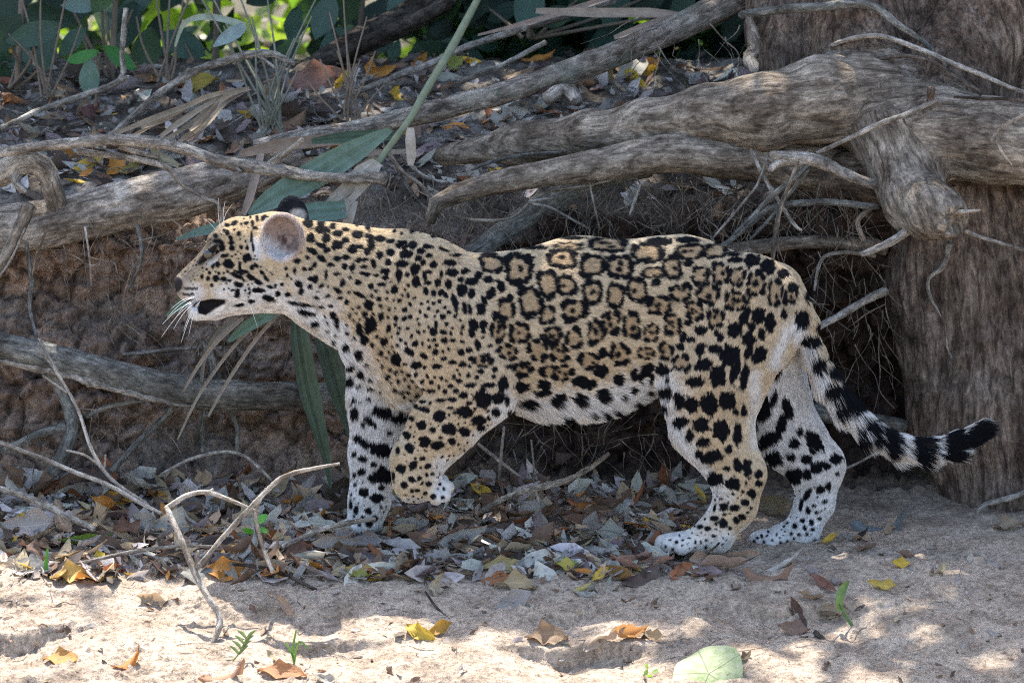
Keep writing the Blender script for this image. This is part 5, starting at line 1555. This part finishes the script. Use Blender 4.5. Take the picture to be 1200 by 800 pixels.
def where(zone, px, py):
    if zone == 'low': return ['below the curving root', 'around the pale forked twig', 'beside the planted forepaw', 'under the lifted forepaw', 'below the belly'][(px > 130) + (px > 290) + (px > 440) + (px > 600)]
    if zone == 'top': return ['near the sapling', 'around the dry palm fan', 'near the young palm stems', 'behind the lichened pole', 'by the old tree'][(px > 150) + (px > 280) + (px > 420) + (px > 700)]
    return ['near the forked twig', 'around the thin curved twig', 'near the green sprout'][(px > 400) + (px > 820)]


def scatter(zone, n, fx, fy, size, pal, up, roll=40):
    k = 0
    while k < n:
        px, py = fx(), fy()
        c = random.choices([p[0] for p in pal], [p[1] for p in pal])[0]
        w, g = ZL[zone]
        e = where(zone, px, py)
        o = leaf_at(px, py, random.uniform(*size), c, label=f'{WORD[c]} {w} {e}', group=f'{WORD[c]} {g} {e}', up=random.uniform(*up), roll=random.gauss(12, roll))
        k += 1


U = random.uniform
PAL = [('grey', 3.5), ('pale', 3.4), ('brown', 3.4), ('dark', 2), ('tan', 3), ('mauve', 1.4), ('orange', .4), ('yellow', .25), ('russet', .5)]
scatter('low', 72, lambda: U(0, 420), lambda: U(572, 668), (30, 72), PAL, (.002, .03))
scatter('low', 52, lambda: U(400, 790), lambda: U(590, 672), (26, 60), PAL, (.0, .016))
scatter('front', 24, lambda: U(0, 1200), lambda: random.choice([U(660, 720), U(745, 800)]), (16, 38), [('brown', 3), ('tan', 2), ('russet', 1), ('grey', 2), ('orange', .4)], (.0, .003), 14)
scatter('front', 10, lambda: U(930, 1180), lambda: U(615, 690), (22, 44), [('brown', 3), ('tan', 2), ('grey', 3), ('dark', 1)], (.0, .004), 18)
PT = [('grey', 4), ('pale', 1.6), ('brown', 3), ('dark', 3), ('tan', .8), ('mauve', 2), ('orange', .35), ('yellow', .25), ('russet', .7)]
scatter('top', 52, lambda: U(0, 420), lambda: U(88, 200), (28, 66), PT, (.0, .015))
scatter('top', 38, lambda: U(400, 880), lambda: U(20, 130), (26, 56), PT, (.0, .015))


def litter(name, n, fx, fy, size, pal, label, up=(.0, .012), rollsd=.5):
    """crumbs of leaf too many to count"""
    Vs, Fs, Us, Cs, m = [], [], [], [], 0
    vars_ = [leaf_arrays(w, c, .3, .06, 1.2, 4, 3, i) for i, (w, c) in enumerate([(.5, .6), (.4, 1.2), (.6, -.7), (.3, .5)])]
    rg = np.random.default_rng(77)
    for _ in range(n):
        h = hit(fx(), fy())
        if h is None: continue
        P_, F_, U_ = vars_[rg.integers(4)]
        s = pxm(size[0] + (size[1] - size[0]) * rg.random() ** 2, h.y)
        _, nn = drop(h.x, h.y, h.z + .05)
        if nn.z < .3: nn = Vector((0, -.6, 1))
        R = np.array(orient(nn, rg.random() * 6.28, rg.normal() * .25, rg.normal() * rollsd).to_matrix())
        Vs.append((P_ * s) @ R.T + np.array([h.x, h.y, h.z + up[0] + (up[1] - up[0]) * rg.random()]))
        Fs.append(F_ + m); m += len(P_); Us.append(U_)
        c = random.choices([p[0] for p in pal], [p[1] for p in pal])[0]
        Cs.append(np.tile(np.array(jit(COLS[c], .3)), (len(P_), 1)))
    me = np_mesh(name, np.concatenate(Vs), np.concatenate(Fs))
    add_attr(me, 'luv', np.concatenate(Us)); add_attr(me, 'tint', rgba(np.concatenate(Cs)), 'FLOAT_COLOR')
    tag(link(name, me, M['tleaf']), label, 'litter', kind='stuff')


litter('leaf_litter', 2500, lambda: U(-40, 830), lambda: U(562, 680), (9, 60), PAL, 'broken leaves and fragments piled at the foot of the bank')
litter('leaf_litter', 2000, lambda: U(-40, 900), lambda: U(20, 235), (8, 44), PT, 'broken leaves and fragments covering the forest floor')
litter('leaf_litter', 420, lambda: U(-20, 1220), lambda: U(630, 800), (4, 20), [('brown', 3), ('grey', 3), ('dark', 2), ('tan', 1)], 'small leaf crumbs sprinkled over the open sand', (.0, .003), .25)


def twig_litter(name, n, fx, fy, label, rmax=1.6):
    a = Acc()
    rg = np.random.default_rng(91)
    for _ in range(n):
        h = hit(fx(), fy())
        if h is None: continue
        L = .02 + .10 * rg.random() ** 2
        an = rg.random() * 6.28
        d = np.array([math.cos(an), math.sin(an) * .8, rg.normal() * .12])
        p = np.array(h) + np.array([0, 0, .006 + .012 * rg.random()])
        r = pxm(.5 + (rmax - .5) * rg.random() ** 2)
        rows = [(*(p + d * L * (s - .5) + rg.normal(size=3) * .003), r * (1 - .4 * s)) for s in (0, .35, .7, 1)]
        a.tube(rows, sides=4, step=.012, rough=.15)
    tag(a.build(name, M['stick']), label, 'litter', kind='stuff')


twig_litter('twig_litter', 240, lambda: U(-20, 800), lambda: U(570, 685), 'bits of thin twig mixed into the leaf pile below the bank')
twig_litter('twig_litter', 420, lambda: U(-20, 900), lambda: U(15, 235), 'bits of thin twig strewn over the forest floor', 2.2)
twig_litter('twig_litter', 70, lambda: U(0, 1200), lambda: U(670, 800), 'bits of thin twig lying on the open sand', 1.1)
# ------------------------------------------------------------------ palm blades, dry fronds
def blade(rows, col, name, label, cat, group=None, face=(0, -1, .35), fold=.25, parent=None, split=0.0, nv=7, seed=0):
    """rows (px, py, Y, half width px): a pleated strip of palm leaf"""
    p = [(*at(r[0], r[1], r[2]), pxm(r[3], r[2])) for r in rows]
    c, s = spline(p, max(10, int(sum(math.hypot(a[0] - b[0], a[1] - b[1]) for a, b in zip(rows, rows[1:])) / 7)))
    tg = np.gradient(c[:, :3], axis=0); tg /= np.linalg.norm(tg, axis=1)[:, None] + 1e-9
    f = np.array(face, float); f /= np.linalg.norm(f)
    sd = np.cross(tg, f); sd /= np.linalg.norm(sd, axis=1)[:, None] + 1e-9
    nr = np.cross(sd, tg)
    v = np.linspace(-1, 1, nv)
    w = c[:, 3]
    wob = 1 + .06 * perlin(np.stack([s * 25 + seed, s * 0, s * 0], 1))
    pleat = np.where(np.arange(nv) % 2 == 0, .06, -.06)
    V = c[:, None, :3] + sd[:, None] * (v[None, :, None] * (w * wob)[:, None, None]) + nr[:, None] * ((fold * np.abs(v)[None] + pleat[None]) * w[:, None])[:, :, None]
    n = len(c)
    i = np.arange(n - 1)[:, None] * nv
    j = np.arange(nv - 1)[None]
    F = np.stack([i + j, i + j + 1, i + nv + j + 1, i + nv + j], -1).reshape(-1, 4)
    if split:
        q = perlin(np.stack([np.repeat(np.arange(n - 1), nv - 1) * .12 + seed, np.tile(np.arange(nv - 1), n - 1) * 2.3, np.zeros((n - 1) * (nv - 1))], 1))
        F = F[~((q > .55 - split) & (np.repeat(np.arange(n - 1), nv - 1) > n * .5))]
    me = np_mesh(name, V.reshape(-1, 3), F, smooth=False)
    uu = np.stack([np.repeat(s[:, None], nv, 1) * 6 + seed, np.repeat(v[None], n, 0), np.zeros((n, nv))], -1)
    add_attr(me, 'luv', uu.reshape(-1, 3))
    o = link(name, me, M['blade'], parent)
    o.color = (*col, 1)
    if parent is None: tag(o, label, cat, group)
    return o


GRN, DGRN, DRY, PALE = (.15, .22, .165), (.075, .12, .075), (.40, .32, .24), (.50, .44, .37)
fr_loc = at(440, 165, .36)
frond = empty('broken_palm_frond', fr_loc, 'broken palm frond with grey green blades hanging over the bank behind the jaguar\'s head', 'palm frond')
for i, (rows, col, fold) in enumerate([
    ([(458, 152, .36, 3), (425, 172, .34, 12), (385, 196, .31, 17), (345, 219, .28, 16), (312, 238, .25, 11), (292, 252, .23, 3)], GRN, .2),
    ([(405, 246, .26, 10), (370, 250, .25, 13), (330, 258, .22, 12), (285, 265, .19, 9), (240, 270, .16, 6), (206, 281, .14, 1)], (.14, .22, .18), .2),
    ([(365, 166, .44, 3), (400, 162, .43, 7), (440, 160, .42, 8), (470, 158, .42, 3)], DGRN, .2),
    ([(352, 300, .24, 4), (350, 375, .22, 9), (354, 410, .20, 12), (363, 460, .19, 12), (376, 510, .18, 8), (384, 545, .18, 4), (387, 572, .18, 1.5)], (.085, .125, .085), .35),
    ([(372, 300, .26, 4), (376, 372, .25, 10), (384, 410, .24, 13), (396, 455, .23, 12), (406, 490, .23, 7), (414, 520, .23, 2)], (.095, .135, .095), .35),
    ([(352, 345, .24, 6), (320, 366, .22, 8), (288, 384, .21, 7), (268, 400, .20, 2)], (.14, .23, .17), .3),
    ([(240, 338, .2, 8), (218, 352, .2, 7), (196, 370, .2, 2)], (.12, .2, .15), .3)]):
    blade(rows, col, 'blade', None, None, parent=frond, fold=fold, seed=i * 3.1)
for i, rows in enumerate([[(332, 362, .22, 3), (300, 398, .2, 3.6), (268, 445, .18, 3.4), (244, 488, .17, 2)], [(310, 372, .24, 3), (275, 405, .22, 3.4), (235, 460, .21, 3), (208, 515, .2, 1.5)],
                          [(285, 372, .25, 3.5), (255, 400, .24, 4), (235, 425, .24, 3.6), (215, 458, .24, 2)], [(275, 375, .27, 6), (255, 392, .27, 6), (240, 420, .28, 4), (236, 450, .28, 3)]]):
    rows = [(r[0], r[1], r[2], r[3] * .62) for r in rows]
    blade(rows, (.36, .31, .255) if i < 3 else (.24, .23, .2), 'dry_strip', None, None, parent=frond, fold=.6, nv=3, seed=i * 1.7)
st = Acc(); st.tube(PX((562, -5, .60, 4), (530, 55, .50, 5), (500, 105, .42, 4.6), (480, 140, .38, 4.2), (458, 170, .36, 4), (440, 195, .34, 4)), sides=10, rough=.05)
o = st.build('stalk', mat_plain('green_stalk', (.15, .175, .11), .5, .3, .25, 60), frond)
blade([(481, 150, .37, 4), (481, 165, .36, 6), (482, 182, .36, 6), (481, 194, .36, 3)], PALE, 'dry_strip', None, None, parent=frond, fold=.3, nv=5, seed=2)
for i, rows in enumerate([[(442, 190, .31, 6), (428, 205, .29, 14), (412, 222, .28, 13), (400, 240, .27, 8)], [(425, 205, .30, 8), (405, 222, .28, 8), (390, 234, .27, 5), (378, 243, .27, 2)], [(412, 235, .27, 8), (408, 252, .26, 8), (404, 270, .26, 6)]]):
    blade(rows, (.43, .38, .32), 'dry_strip', None, None, parent=frond, fold=.25, split=.2, seed=i * 4.4)

dfr = empty('dry_palm_fan', at(292, 105, .75), 'dry tan palm fan collapsed on the litter beside the arched stick', 'palm frond')
for i in range(10):
    t = i / 9
    ex, ey = 152 + 95 * t + U(-22, 30), 152 + 6 * math.sin(t * 3) + 8 * t + U(-9, 7)
    blade([(292, 104, .74, 2.2), (lerp(292, ex, .4), lerp(104, ey, .36) - U(1, 8), .70, U(2, 3.6)), (lerp(292, ex, .75), lerp(104, ey, .75) - U(-3, 5), .66 + U(-.03, .03), U(2, 4.4)), (ex, ey, .63, 2)], jit((.37, .28, .20), .25), 'strip', None, None, parent=dfr, fold=.4, nv=3, seed=i)
for gi, (lab, strips) in enumerate([
    ('flat dry palm strip lying behind the lichen spotted pole', [[(628, 14, 1.0, 4), (700, 17, .95, 7), (760, 17, .9, 7), (800, 20, .88, 4)]]),
    ('splayed dry palm strips over the end of the lichen spotted pole', [[(690, 66, .74, 4), (740, 50, .74, 7), (790, 30, .78, 6), (830, 8, .8, 4)], [(700, 72, .72, 3), (755, 58, .72, 6), (800, 38, .76, 5), (840, 20, .8, 3)], [(720, 45, .8, 3), (770, 28, .8, 6), (820, 18, .82, 5)]]),
    ('narrow dry palm leaf lying across the forest floor by the grey stick', [[(560, 42, 1.2, 2), (610, 30, 1.1, 4), (670, 12, 1.1, 4), (740, -10, 1.1, 3)]]),
    ('long dry palm leaf half under the thick root', [[(480, 178, .56, 3), (420, 182, .55, 5), (350, 192, .54, 5), (300, 200, .54, 2)]]),
    ('brown dry leaf sheath lying below the lichen spotted pole', [[(282, 182, .5, 5), (330, 172, .5, 9), (390, 166, .5, 8), (440, 163, .5, 3)]]),
    ('dry palm strip hanging down beside the weathered log', [[(306, 180, .42, 4), (300, 205, .40, 5), (292, 235, .38, 5), (285, 252, .37, 3)]])]):
    dz = empty('dry_palm_leaf', at(*strips[0][1][:3]), lab, 'palm leaf')
    for i, rows in enumerate(strips):
        blade(rows, jit((.36, .29, .23) if gi != 4 else (.25, .17, .12), .15), 'strip', None, None, parent=dz, fold=.4, nv=5, seed=gi * 3 + i, face=(0, -1, .8))

# ------------------------------------------------------------------ young palm stems, stems, shrubs
def stems(name, label, cat, base, tips, r, mat, Yt=.0, parent=None):
    root = empty(name, at(*base), label, cat)
    for tx, ty, dy in tips:
        bx, by, bY = base[0] + random.uniform(-14, 14), base[1] + random.uniform(-6, 6), base[2]
        a = Acc()
        a.tube(PX((bx, by, bY, r), (lerp(bx, tx, .45) + random.uniform(-6, 6), lerp(by, ty, .5), bY + dy * .5, r * .9), (tx, ty, bY + dy, r * .6)), sides=6, rough=.08)
        a.build('stem', mat, root)
    return root


stem_g = mat_plain('green_stem', (.12, .16, .085), .5, .35, .3, 40)
stem_b = mat_plain('brown_stem', (.17, .13, .095), .8, .2, .35, 50)
yp = stems('young_palm', 'clump of thin young palm stems rising from the litter behind the log', 'palm', (318, 152, .78), [(240, -20, .2), (262, 30, .1), (275, -20, .3), (300, 40, .0), (318, 60, .05), (330, 70, .05), (345, 45, .1), (380, -20, .3), (300, 95, .0), (310, 100, -.05), (328, 90, -.03), (365, 20, .2), (228, -15, .1), (285, 60, .05), (350, 80, 0), (295, 20, .1), (312, -10, .2)], 1.5, mat_plain('dull_stem', (.17, .17, .13), .6, .2, .3, 40))
blade([(205, 55, .9, 1), (216, 28, .9, 3), (240, 20, .88, 4), (270, 25, .86, 4), (286, 32, .84, 5)], (.36, .42, .33), 'leaflet', None, None, parent=yp, fold=.2, nv=5, seed=3)
blade([(286, 30, .84, 4), (276, 38, .82, 9), (262, 47, .80, 7), (250, 55, .78, 1)], (.26, .34, .33), 'leaflet', None, None, parent=yp, fold=.2, nv=5, seed=5)
stems('dead_sapling', 'cluster of thin dry upright stems above the lichen spotted pole', 'stems', (412, 140, .72), [(395, 60, .0), (405, 40, .05), (418, 75, .0), (422, 70, -.02), (386, 15, .1), (402, -10, .2), (410, 90, 0), (440, 60, .0), (375, 70, .05), (430, 20, .1), (360, 95, 0), (450, 100, 0)], 1.4, stem_b)
stems('reed_clump', 'thin tall stems standing in the dark undergrowth behind the litter', 'stems', (60, 110, 1.2), [(48, -20, .0), (10, 40, 0), (20, -20, .1), (80, -20, .0), (35, 60, 0), (95, 30, 0)], 1.5, stem_b)
stems('reed_clump', 'slim stems between the sapling and the arched stick', 'stems', (190, 95, 1.3), [(180, -20, 0), (200, -20, .1), (160, 20, 0), (215, -10, .1), (230, -20, .1), (205, 50, 0)], 1.6, stem_b)


def hang_leaf(px, py, Y, size, col, yaw, pitch, roll, parent, var=8):
    """a living leaf: yaw turns it in the picture plane, pitch leans it, roll about its rib"""
    o = bpy.data.objects.new('leaf', LEAFM[var])
    COL.objects.link(o)
    o.parent = parent
    o.matrix_parent_inverse = Matrix.Translation(-Vector(parent.location))
    s = pxm(size, Y)
    o.scale = (s, s, s)
    o.location = at(px, py, Y)
    base = Matrix.Rotation(math.radians(90), 3, 'X')            # leaf face towards -y
    R = Matrix.Rotation(math.radians(-yaw), 3, 'Y') @ Matrix.Rotation(math.radians(pitch), 3, 'Z') @ base @ Matrix.Rotation(math.radians(roll), 3, 'X')
    o.rotation_euler = R.to_euler()
    o.color = (*col, 1)
    return o


def px_stem(parent, rows, mat=None):
    a = Acc(); a.tube(PX(*rows), sides=6, rough=.1); a.build('stem', mat or stem_b, parent)


sap = empty('sapling', at(110, 125, 1.0), 'small sapling with two bright green leaves and a pale drooping leaf', 'sapling')
px_stem(sap, [(112, 125, 1.0, 2), (115, 95, 1.0, 2), (117, 62, 1.0, 1.6)])
hang_leaf(97, 67, .98, 40, (.05, .20, .035), 18, 10, -30, sap, 9)
hang_leaf(140, 68, .98, 48, (.04, .17, .04), -38, 10, -25, sap, 9)
hang_leaf(105, 92, .95, 48, (.12, .20, .17), 88, 0, -10, sap, 8)

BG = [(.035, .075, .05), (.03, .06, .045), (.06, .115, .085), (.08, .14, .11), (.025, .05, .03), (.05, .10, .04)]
SHR = [
    ('shrub with big drooping dark leaves at the left edge of the undergrowth', (20, 105, 1.35), [(25, 75, 62, 80), (65, 18, 95, 8), (5, 40, 60, 60), (8, 100, 60, 85), (40, 40, 70, 20), (0, 12, 70, -20), (55, 62, 60, 70), (85, 48, 50, 40), (15, -5, 60, 10), (0, 70, 50, 80)]),
    ('shrub with pale blue green hanging leaves behind the sapling', (130, 110, 1.5), [(125, 14, 60, 85), (98, 5, 55, 10), (120, -10, 60, 60), (150, 30, 60, 70), (160, 5, 60, 30), (172, 60, 60, 80), (75, -5, 70, 0), (140, 50, 44, 60), (92, 30, 50, 75)]),
    ('dark leaved shrub behind the young palm stems', (250, 100, 1.8), [(215, 52, 62, -20), (180, 40, 50, 60), (330, 62, 50, 20), (345, 30, 50, 70), (300, 70, 44, 20), (310, -8, 50, 40), (250, -12, 60, 0)]),
    ('dim leafy shrub in the shade behind the dry stems', (420, 70, 2.0), [(380, 20, 60, 60), (410, 5, 60, 80), (440, 20, 60, 30), (470, 5, 60, 60), (500, 15, 60, 10), (450, 45, 50, 70), (395, 45, 50, 30), (530, 0, 60, 70)]),
    ('small dark shrub in the shade behind the long grey stick', (620, 45, 2.0), [(560, 5, 60, 60), (590, 15, 50, 40), (620, 8, 60, 80), (650, 20, 50, 10), (680, 2, 60, 60), (720, 5, 60, 70), (760, 0, 60, 30), (800, 5, 60, 60), (840, 10, 60, 50), (860, 30, 50, 70)])]
for si, (lab, base, lv) in enumerate(SHR):
    sh = empty('broadleaf_shrub', at(*base), lab, 'shrub')
    for k, (px, py, sz, yaw) in enumerate(lv):
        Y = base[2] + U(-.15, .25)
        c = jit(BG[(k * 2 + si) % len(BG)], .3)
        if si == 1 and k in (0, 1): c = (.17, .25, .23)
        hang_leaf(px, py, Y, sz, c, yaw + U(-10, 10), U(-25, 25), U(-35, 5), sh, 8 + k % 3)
        if k % 2 == 0:
            px_stem(sh, [(base[0] + U(-10, 10), base[1], base[2], 2.5), (lerp(base[0], px, .5) + U(-8, 8), lerp(base[1], py, .5), lerp(base[2], Y, .5), 2), (px, py - 4, Y + .01, 1.4)])
    for k in range(16):                        # the rest of the bush above the picture
        hang_leaf(base[0] + U(-80, 80), U(-260, -25), base[2] + U(-.2, .3), U(50, 90), jit(BG[k % len(BG)], .3), U(0, 180), U(-40, 40), U(-40, 20), sh, 8 + k % 3)
    px_stem(sh, [(base[0], base[1], base[2], 4), (base[0] + 6, -60, base[2] + .05, 3.4), (base[0] - 6, -260, base[2] + .1, 2)])


def foliage(name, n, box, size, cols, label, cat, parent=None, kind='stuff', dens=None, mat='tgreen', seed=3, cells=None):
    rg = np.random.default_rng(seed)
    P_, F_, U_ = leaf_arrays(.55, .4, .3, .04, 1.15, 5, 3, 1)
    lo, hi = np.array(box[0]), np.array(box[1])
    C = lo + rg.random((n, 3)) * (hi - lo)
    if dens is not None: C = C[dens(C, rg)]
    n = len(C)
    s = size[0] + (size[1] - size[0]) * rg.random(n)
    a = rg.normal(size=(n, 3)); a[:, 2] *= .6; a /= np.linalg.norm(a, axis=1)[:, None]
    b = np.cross(a, rg.normal(size=(n, 3))); b /= np.linalg.norm(b, axis=1)[:, None]
    c = np.cross(a, b)
    V = C[:, None] + s[:, None, None] * (a[:, None] * P_[None, :, 0:1] + b[:, None] * P_[None, :, 1:2] + c[:, None] * P_[None, :, 2:3])
    F = (F_[None] + (np.arange(n) * len(P_))[:, None, None]).reshape(-1, 4)
    cols = np.array(cols)
    tint = cols[rg.integers(0, len(cols), n)] * (0.7 + .6 * rg.random((n, 1)))
    me = np_mesh(name, V.reshape(-1, 3), F)
    add_attr(me, 'luv', np.tile(U_, (n, 1))); add_attr(me, 'tint', rgba(np.repeat(tint, len(P_), 0)), 'FLOAT_COLOR')
    o = link(name, me, M[mat], parent)
    if parent is None: tag(o, label, cat, kind=kind)
    return o


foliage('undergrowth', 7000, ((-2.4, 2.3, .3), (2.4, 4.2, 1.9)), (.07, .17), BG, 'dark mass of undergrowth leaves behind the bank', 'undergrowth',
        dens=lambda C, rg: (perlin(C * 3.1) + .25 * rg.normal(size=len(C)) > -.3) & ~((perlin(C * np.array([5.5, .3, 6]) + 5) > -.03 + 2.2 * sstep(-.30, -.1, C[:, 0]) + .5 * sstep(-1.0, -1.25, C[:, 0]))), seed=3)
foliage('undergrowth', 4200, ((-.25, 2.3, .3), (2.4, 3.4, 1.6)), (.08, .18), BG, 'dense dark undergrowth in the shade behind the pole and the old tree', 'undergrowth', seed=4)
foliage('undergrowth', 9000, ((-3.5, 5.0, .0), (3.5, 9.5, 3.0)), (.08, .2), [(.16, .24, .04), (.20, .28, .04), (.10, .17, .04), (.28, .34, .10)], 'sunlit green leaves far back in the forest', 'undergrowth', seed=5)  # leaf tints brightened to strengthen the sunlit look

# unseen crown of the old tree, shaped so it shades the bank and lets flecks of sun through at its rim
def crown_density(C, rg):
    t = C[:, 2] / SUN_DIR[2]
    gx, gy = C[:, 0] - SUN_DIR[0] * t, C[:, 1] - SUN_DIR[1] * t          # where its shadow falls
    rim = sstep(-.54, -.10, gy + .14 * perlin(np.stack([gx * 2, gy * 2, gx * 0], 1)) + .2 * gx)
    cl = perlin(C * 2.2) + .6 * perlin(C * 5 + 3)
    return rg.random(len(C)) < rim * sstep(-.9, .2, cl + rim * .9)


foliage('crown', 26000, ((-4.5, .6, 2.5), (4.5, 6.2, 5.2)), (.10, .22), [(.05, .10, .03), (.06, .12, .035), (.04, .08, .03)], None, None, parent=tree, dens=crown_density, seed=9)

# ------------------------------------------------------------------ small green things on the beach
def sprig(name, label, base, blades_, col, r=1.2):
    h = hit(*base)
    root = empty(name, h, label, 'seedling')
    Y = h.y
    for rows in blades_:
        blade([(x, y, Y + d, w) for x, y, d, w in rows], col, 'leaf', None, None, parent=root, fold=.3, nv=3, seed=random.random() * 9)
    return root


sprig('grass_sprout', 'tall bright green sprout with one broad leaf on the lower sand', (992, 735), [[(1010, 745, 0, 1.5), (1000, 735, .0, 2), (988, 715, .0, 2), (984, 700, 0, 3)], [(983, 716, 0, 2), (984, 700, -.01, 5), (989, 688, -.01, 5), (995, 680, -.02, 1)], [(1012, 748, 0, 2), (1016, 765, -.03, 2.6), (1022, 785, -.06, 2)]], (.13, .22, .085))
sprig('grass_sprout', 'short bright grass blade at the left of the leaf pile', (54, 672), [[(54, 674, 0, 2), (54, 660, 0, 2.5), (56, 642, 0, 1)]], (.10, .30, .05))
sprig('grass_sprout', 'thin three bladed grass sprout at the foot of the scarp', (345, 778), [[(345, 778, 0, 1.2), (343, 762, 0, 1.6), (347, 738, 0, 1)], [(345, 775, 0, 1.2), (350, 752, -.01, 1.6), (362, 760, -.02, .8)], [(344, 770, 0, 1), (338, 758, 0, 1.4), (334, 752, -.01, .6)]], (.16, .30, .07))
sprig('ferny_seedling', 'small ferny green seedling beside the base of the forked twig', (280, 772), [[(272, 775, 0, .8), (280, 765, 0, 1), (290, 745, 0, .6)]] + [[(280 + k, 766 - 2 * k, 0, 1), (280 + k + s * 5, 760 - 2 * k, -.005, 2.2), (280 + k + s * 11, 756 - 2 * k, -.01, .5)] for k in (0, 3, 6, 9) for s in (-1, 1)], (.20, .28, .12))
sprig('grass_sprout', 'tiny green sprout under the near hind paw leaves', (672, 668), [[(668, 672, 0, 1.2), (671, 664, 0, 1.6), (674, 656, 0, .8)]], (.12, .34, .05))
seed_ = empty('round_leaved_seedling', hit(312, 645), 'little seedling with round bright green leaves in the leaf pile', 'seedling')
px_stem(seed_, [(294, 655, seed_.location.y, 1.4), (296, 635, seed_.location.y - .01, 1.2), (300, 618, seed_.location.y - .02, 1)], stem_g)
for px, py, sz, yaw in ((306, 608, 20, 30), (292, 622, 18, 160), (308, 621, 14, -20)):
    hang_leaf(px, py, seed_.location.y - .03, sz, (.13, .42, .06), yaw, 0, -40, seed_, 10)
seed_ = empty('cotyledon_seedling', hit(760, 790), 'pale green tiny seedling by the lower leaf cluster', 'seedling')
for px, py, sz, yaw in ((757, 788, 10, 60), (762, 792, 10, 150), (768, 786, 9, 20), (758, 780, 8, 100)):
    hang_leaf(px, py, seed_.location.y - .01, sz, (.30, .45, .12), yaw, 0, -40, seed_, 10)


def mat_round():
    t = NT('round_leaf')
    sep = t.n('ShaderNodeSeparateXYZ'); t.l(t.attr('luv').outputs['Vector'], sep.inputs[0])
    an = t.math('ARCTAN2', sep.outputs[1], sep.outputs[0])
    rad = t.math('POWER', t.math('ADD', t.math('MULTIPLY', sep.outputs[0], sep.outputs[0]), t.math('MULTIPLY', sep.outputs[1], sep.outputs[1])), .5)
    w = t.math('MULTIPLY', t.math('ABSOLUTE', t.math('SINE', t.math('MULTIPLY', an, 2.5))), rad)
    vein = t.ramp(w, [(0.015, (.7, .7, .7)), (0.05, (0, 0, 0))])
    geo = t.n('ShaderNodeNewGeometry').outputs['Position']
    n = t.noise(geo, 45, 6, .7)
    n2 = t.noise(geo, 220, 5, .7)
    c = t.ramp(n, [(.35, (.30, .38, .15)), (.5, (.46, .50, .26)), (.65, (.58, .58, .38))])
    c = t.mix(t.math('MULTIPLY', vein, .8), c, (.22, .24, .10))
    c = t.mix(t.ramp(n2, [(.60, (0, 0, 0)), (.68, (.8, .8, .8))]), c, (.20, .14, .08))
    return t.pbr(c, .5, t.bump(t.math('ADD', vein, n), .5, .003), .3, (.2, c))


def round_leaf():
    h = hit(830, 792)
    c = np.array(h)
    r = pxm(42, h.y)
    nr, na = 7, 28
    V, Uv = [[0, 0, .0]], [[0, 0, 0]]
    for i in range(1, nr + 1):
        for k in range(na):
            a = 2 * math.pi * k / na
            q = i / nr
            rr = r * q * (1 + .09 * math.sin(2 * a + 1) + .05 * math.sin(3 * a + 1) + .03 * math.sin(7 * a))
            zz = r * (.10 * math.cos(2 * a) * q * q - .10 * q ** 3 + .015 * math.sin(9 * a) * q)
            V.append([rr * math.cos(a), rr * math.sin(a), zz]); Uv.append([q * math.cos(a), q * math.sin(a), 0])
    F = [[0, 1 + k, 1 + (k + 1) % na, 1 + (k + 1) % na] for k in range(na)]
    V = np.array(V)
    R = np.array(Matrix.Rotation(math.radians(44), 3, 'X') @ Matrix.Rotation(math.radians(35), 3, 'Z'))
    V = V @ R.T + c + np.array([0, -.01, r * .12])
    me = bpy.data.meshes.new('round_leaf')
    faces = [(0, 1 + k, 1 + (k + 1) % na) for k in range(na)]
    for i in range(1, nr):
        b = 1 + (i - 1) * na
        faces += [(b + k, b + na + k, b + na + (k + 1) % na, b + (k + 1) % na) for k in range(na)]
    me.from_pydata([tuple(v) for v in V], [], faces)
    me.polygons.foreach_set('use_smooth', [True] * len(faces))
    add_attr(me, 'luv', Uv)
    o = tag(link('round_leaf', me, mat_round()), 'large round pale green leaf leaning on the front of the beach', 'leaf')
    o.color = (.50, .54, .33, 1)


round_leaf()
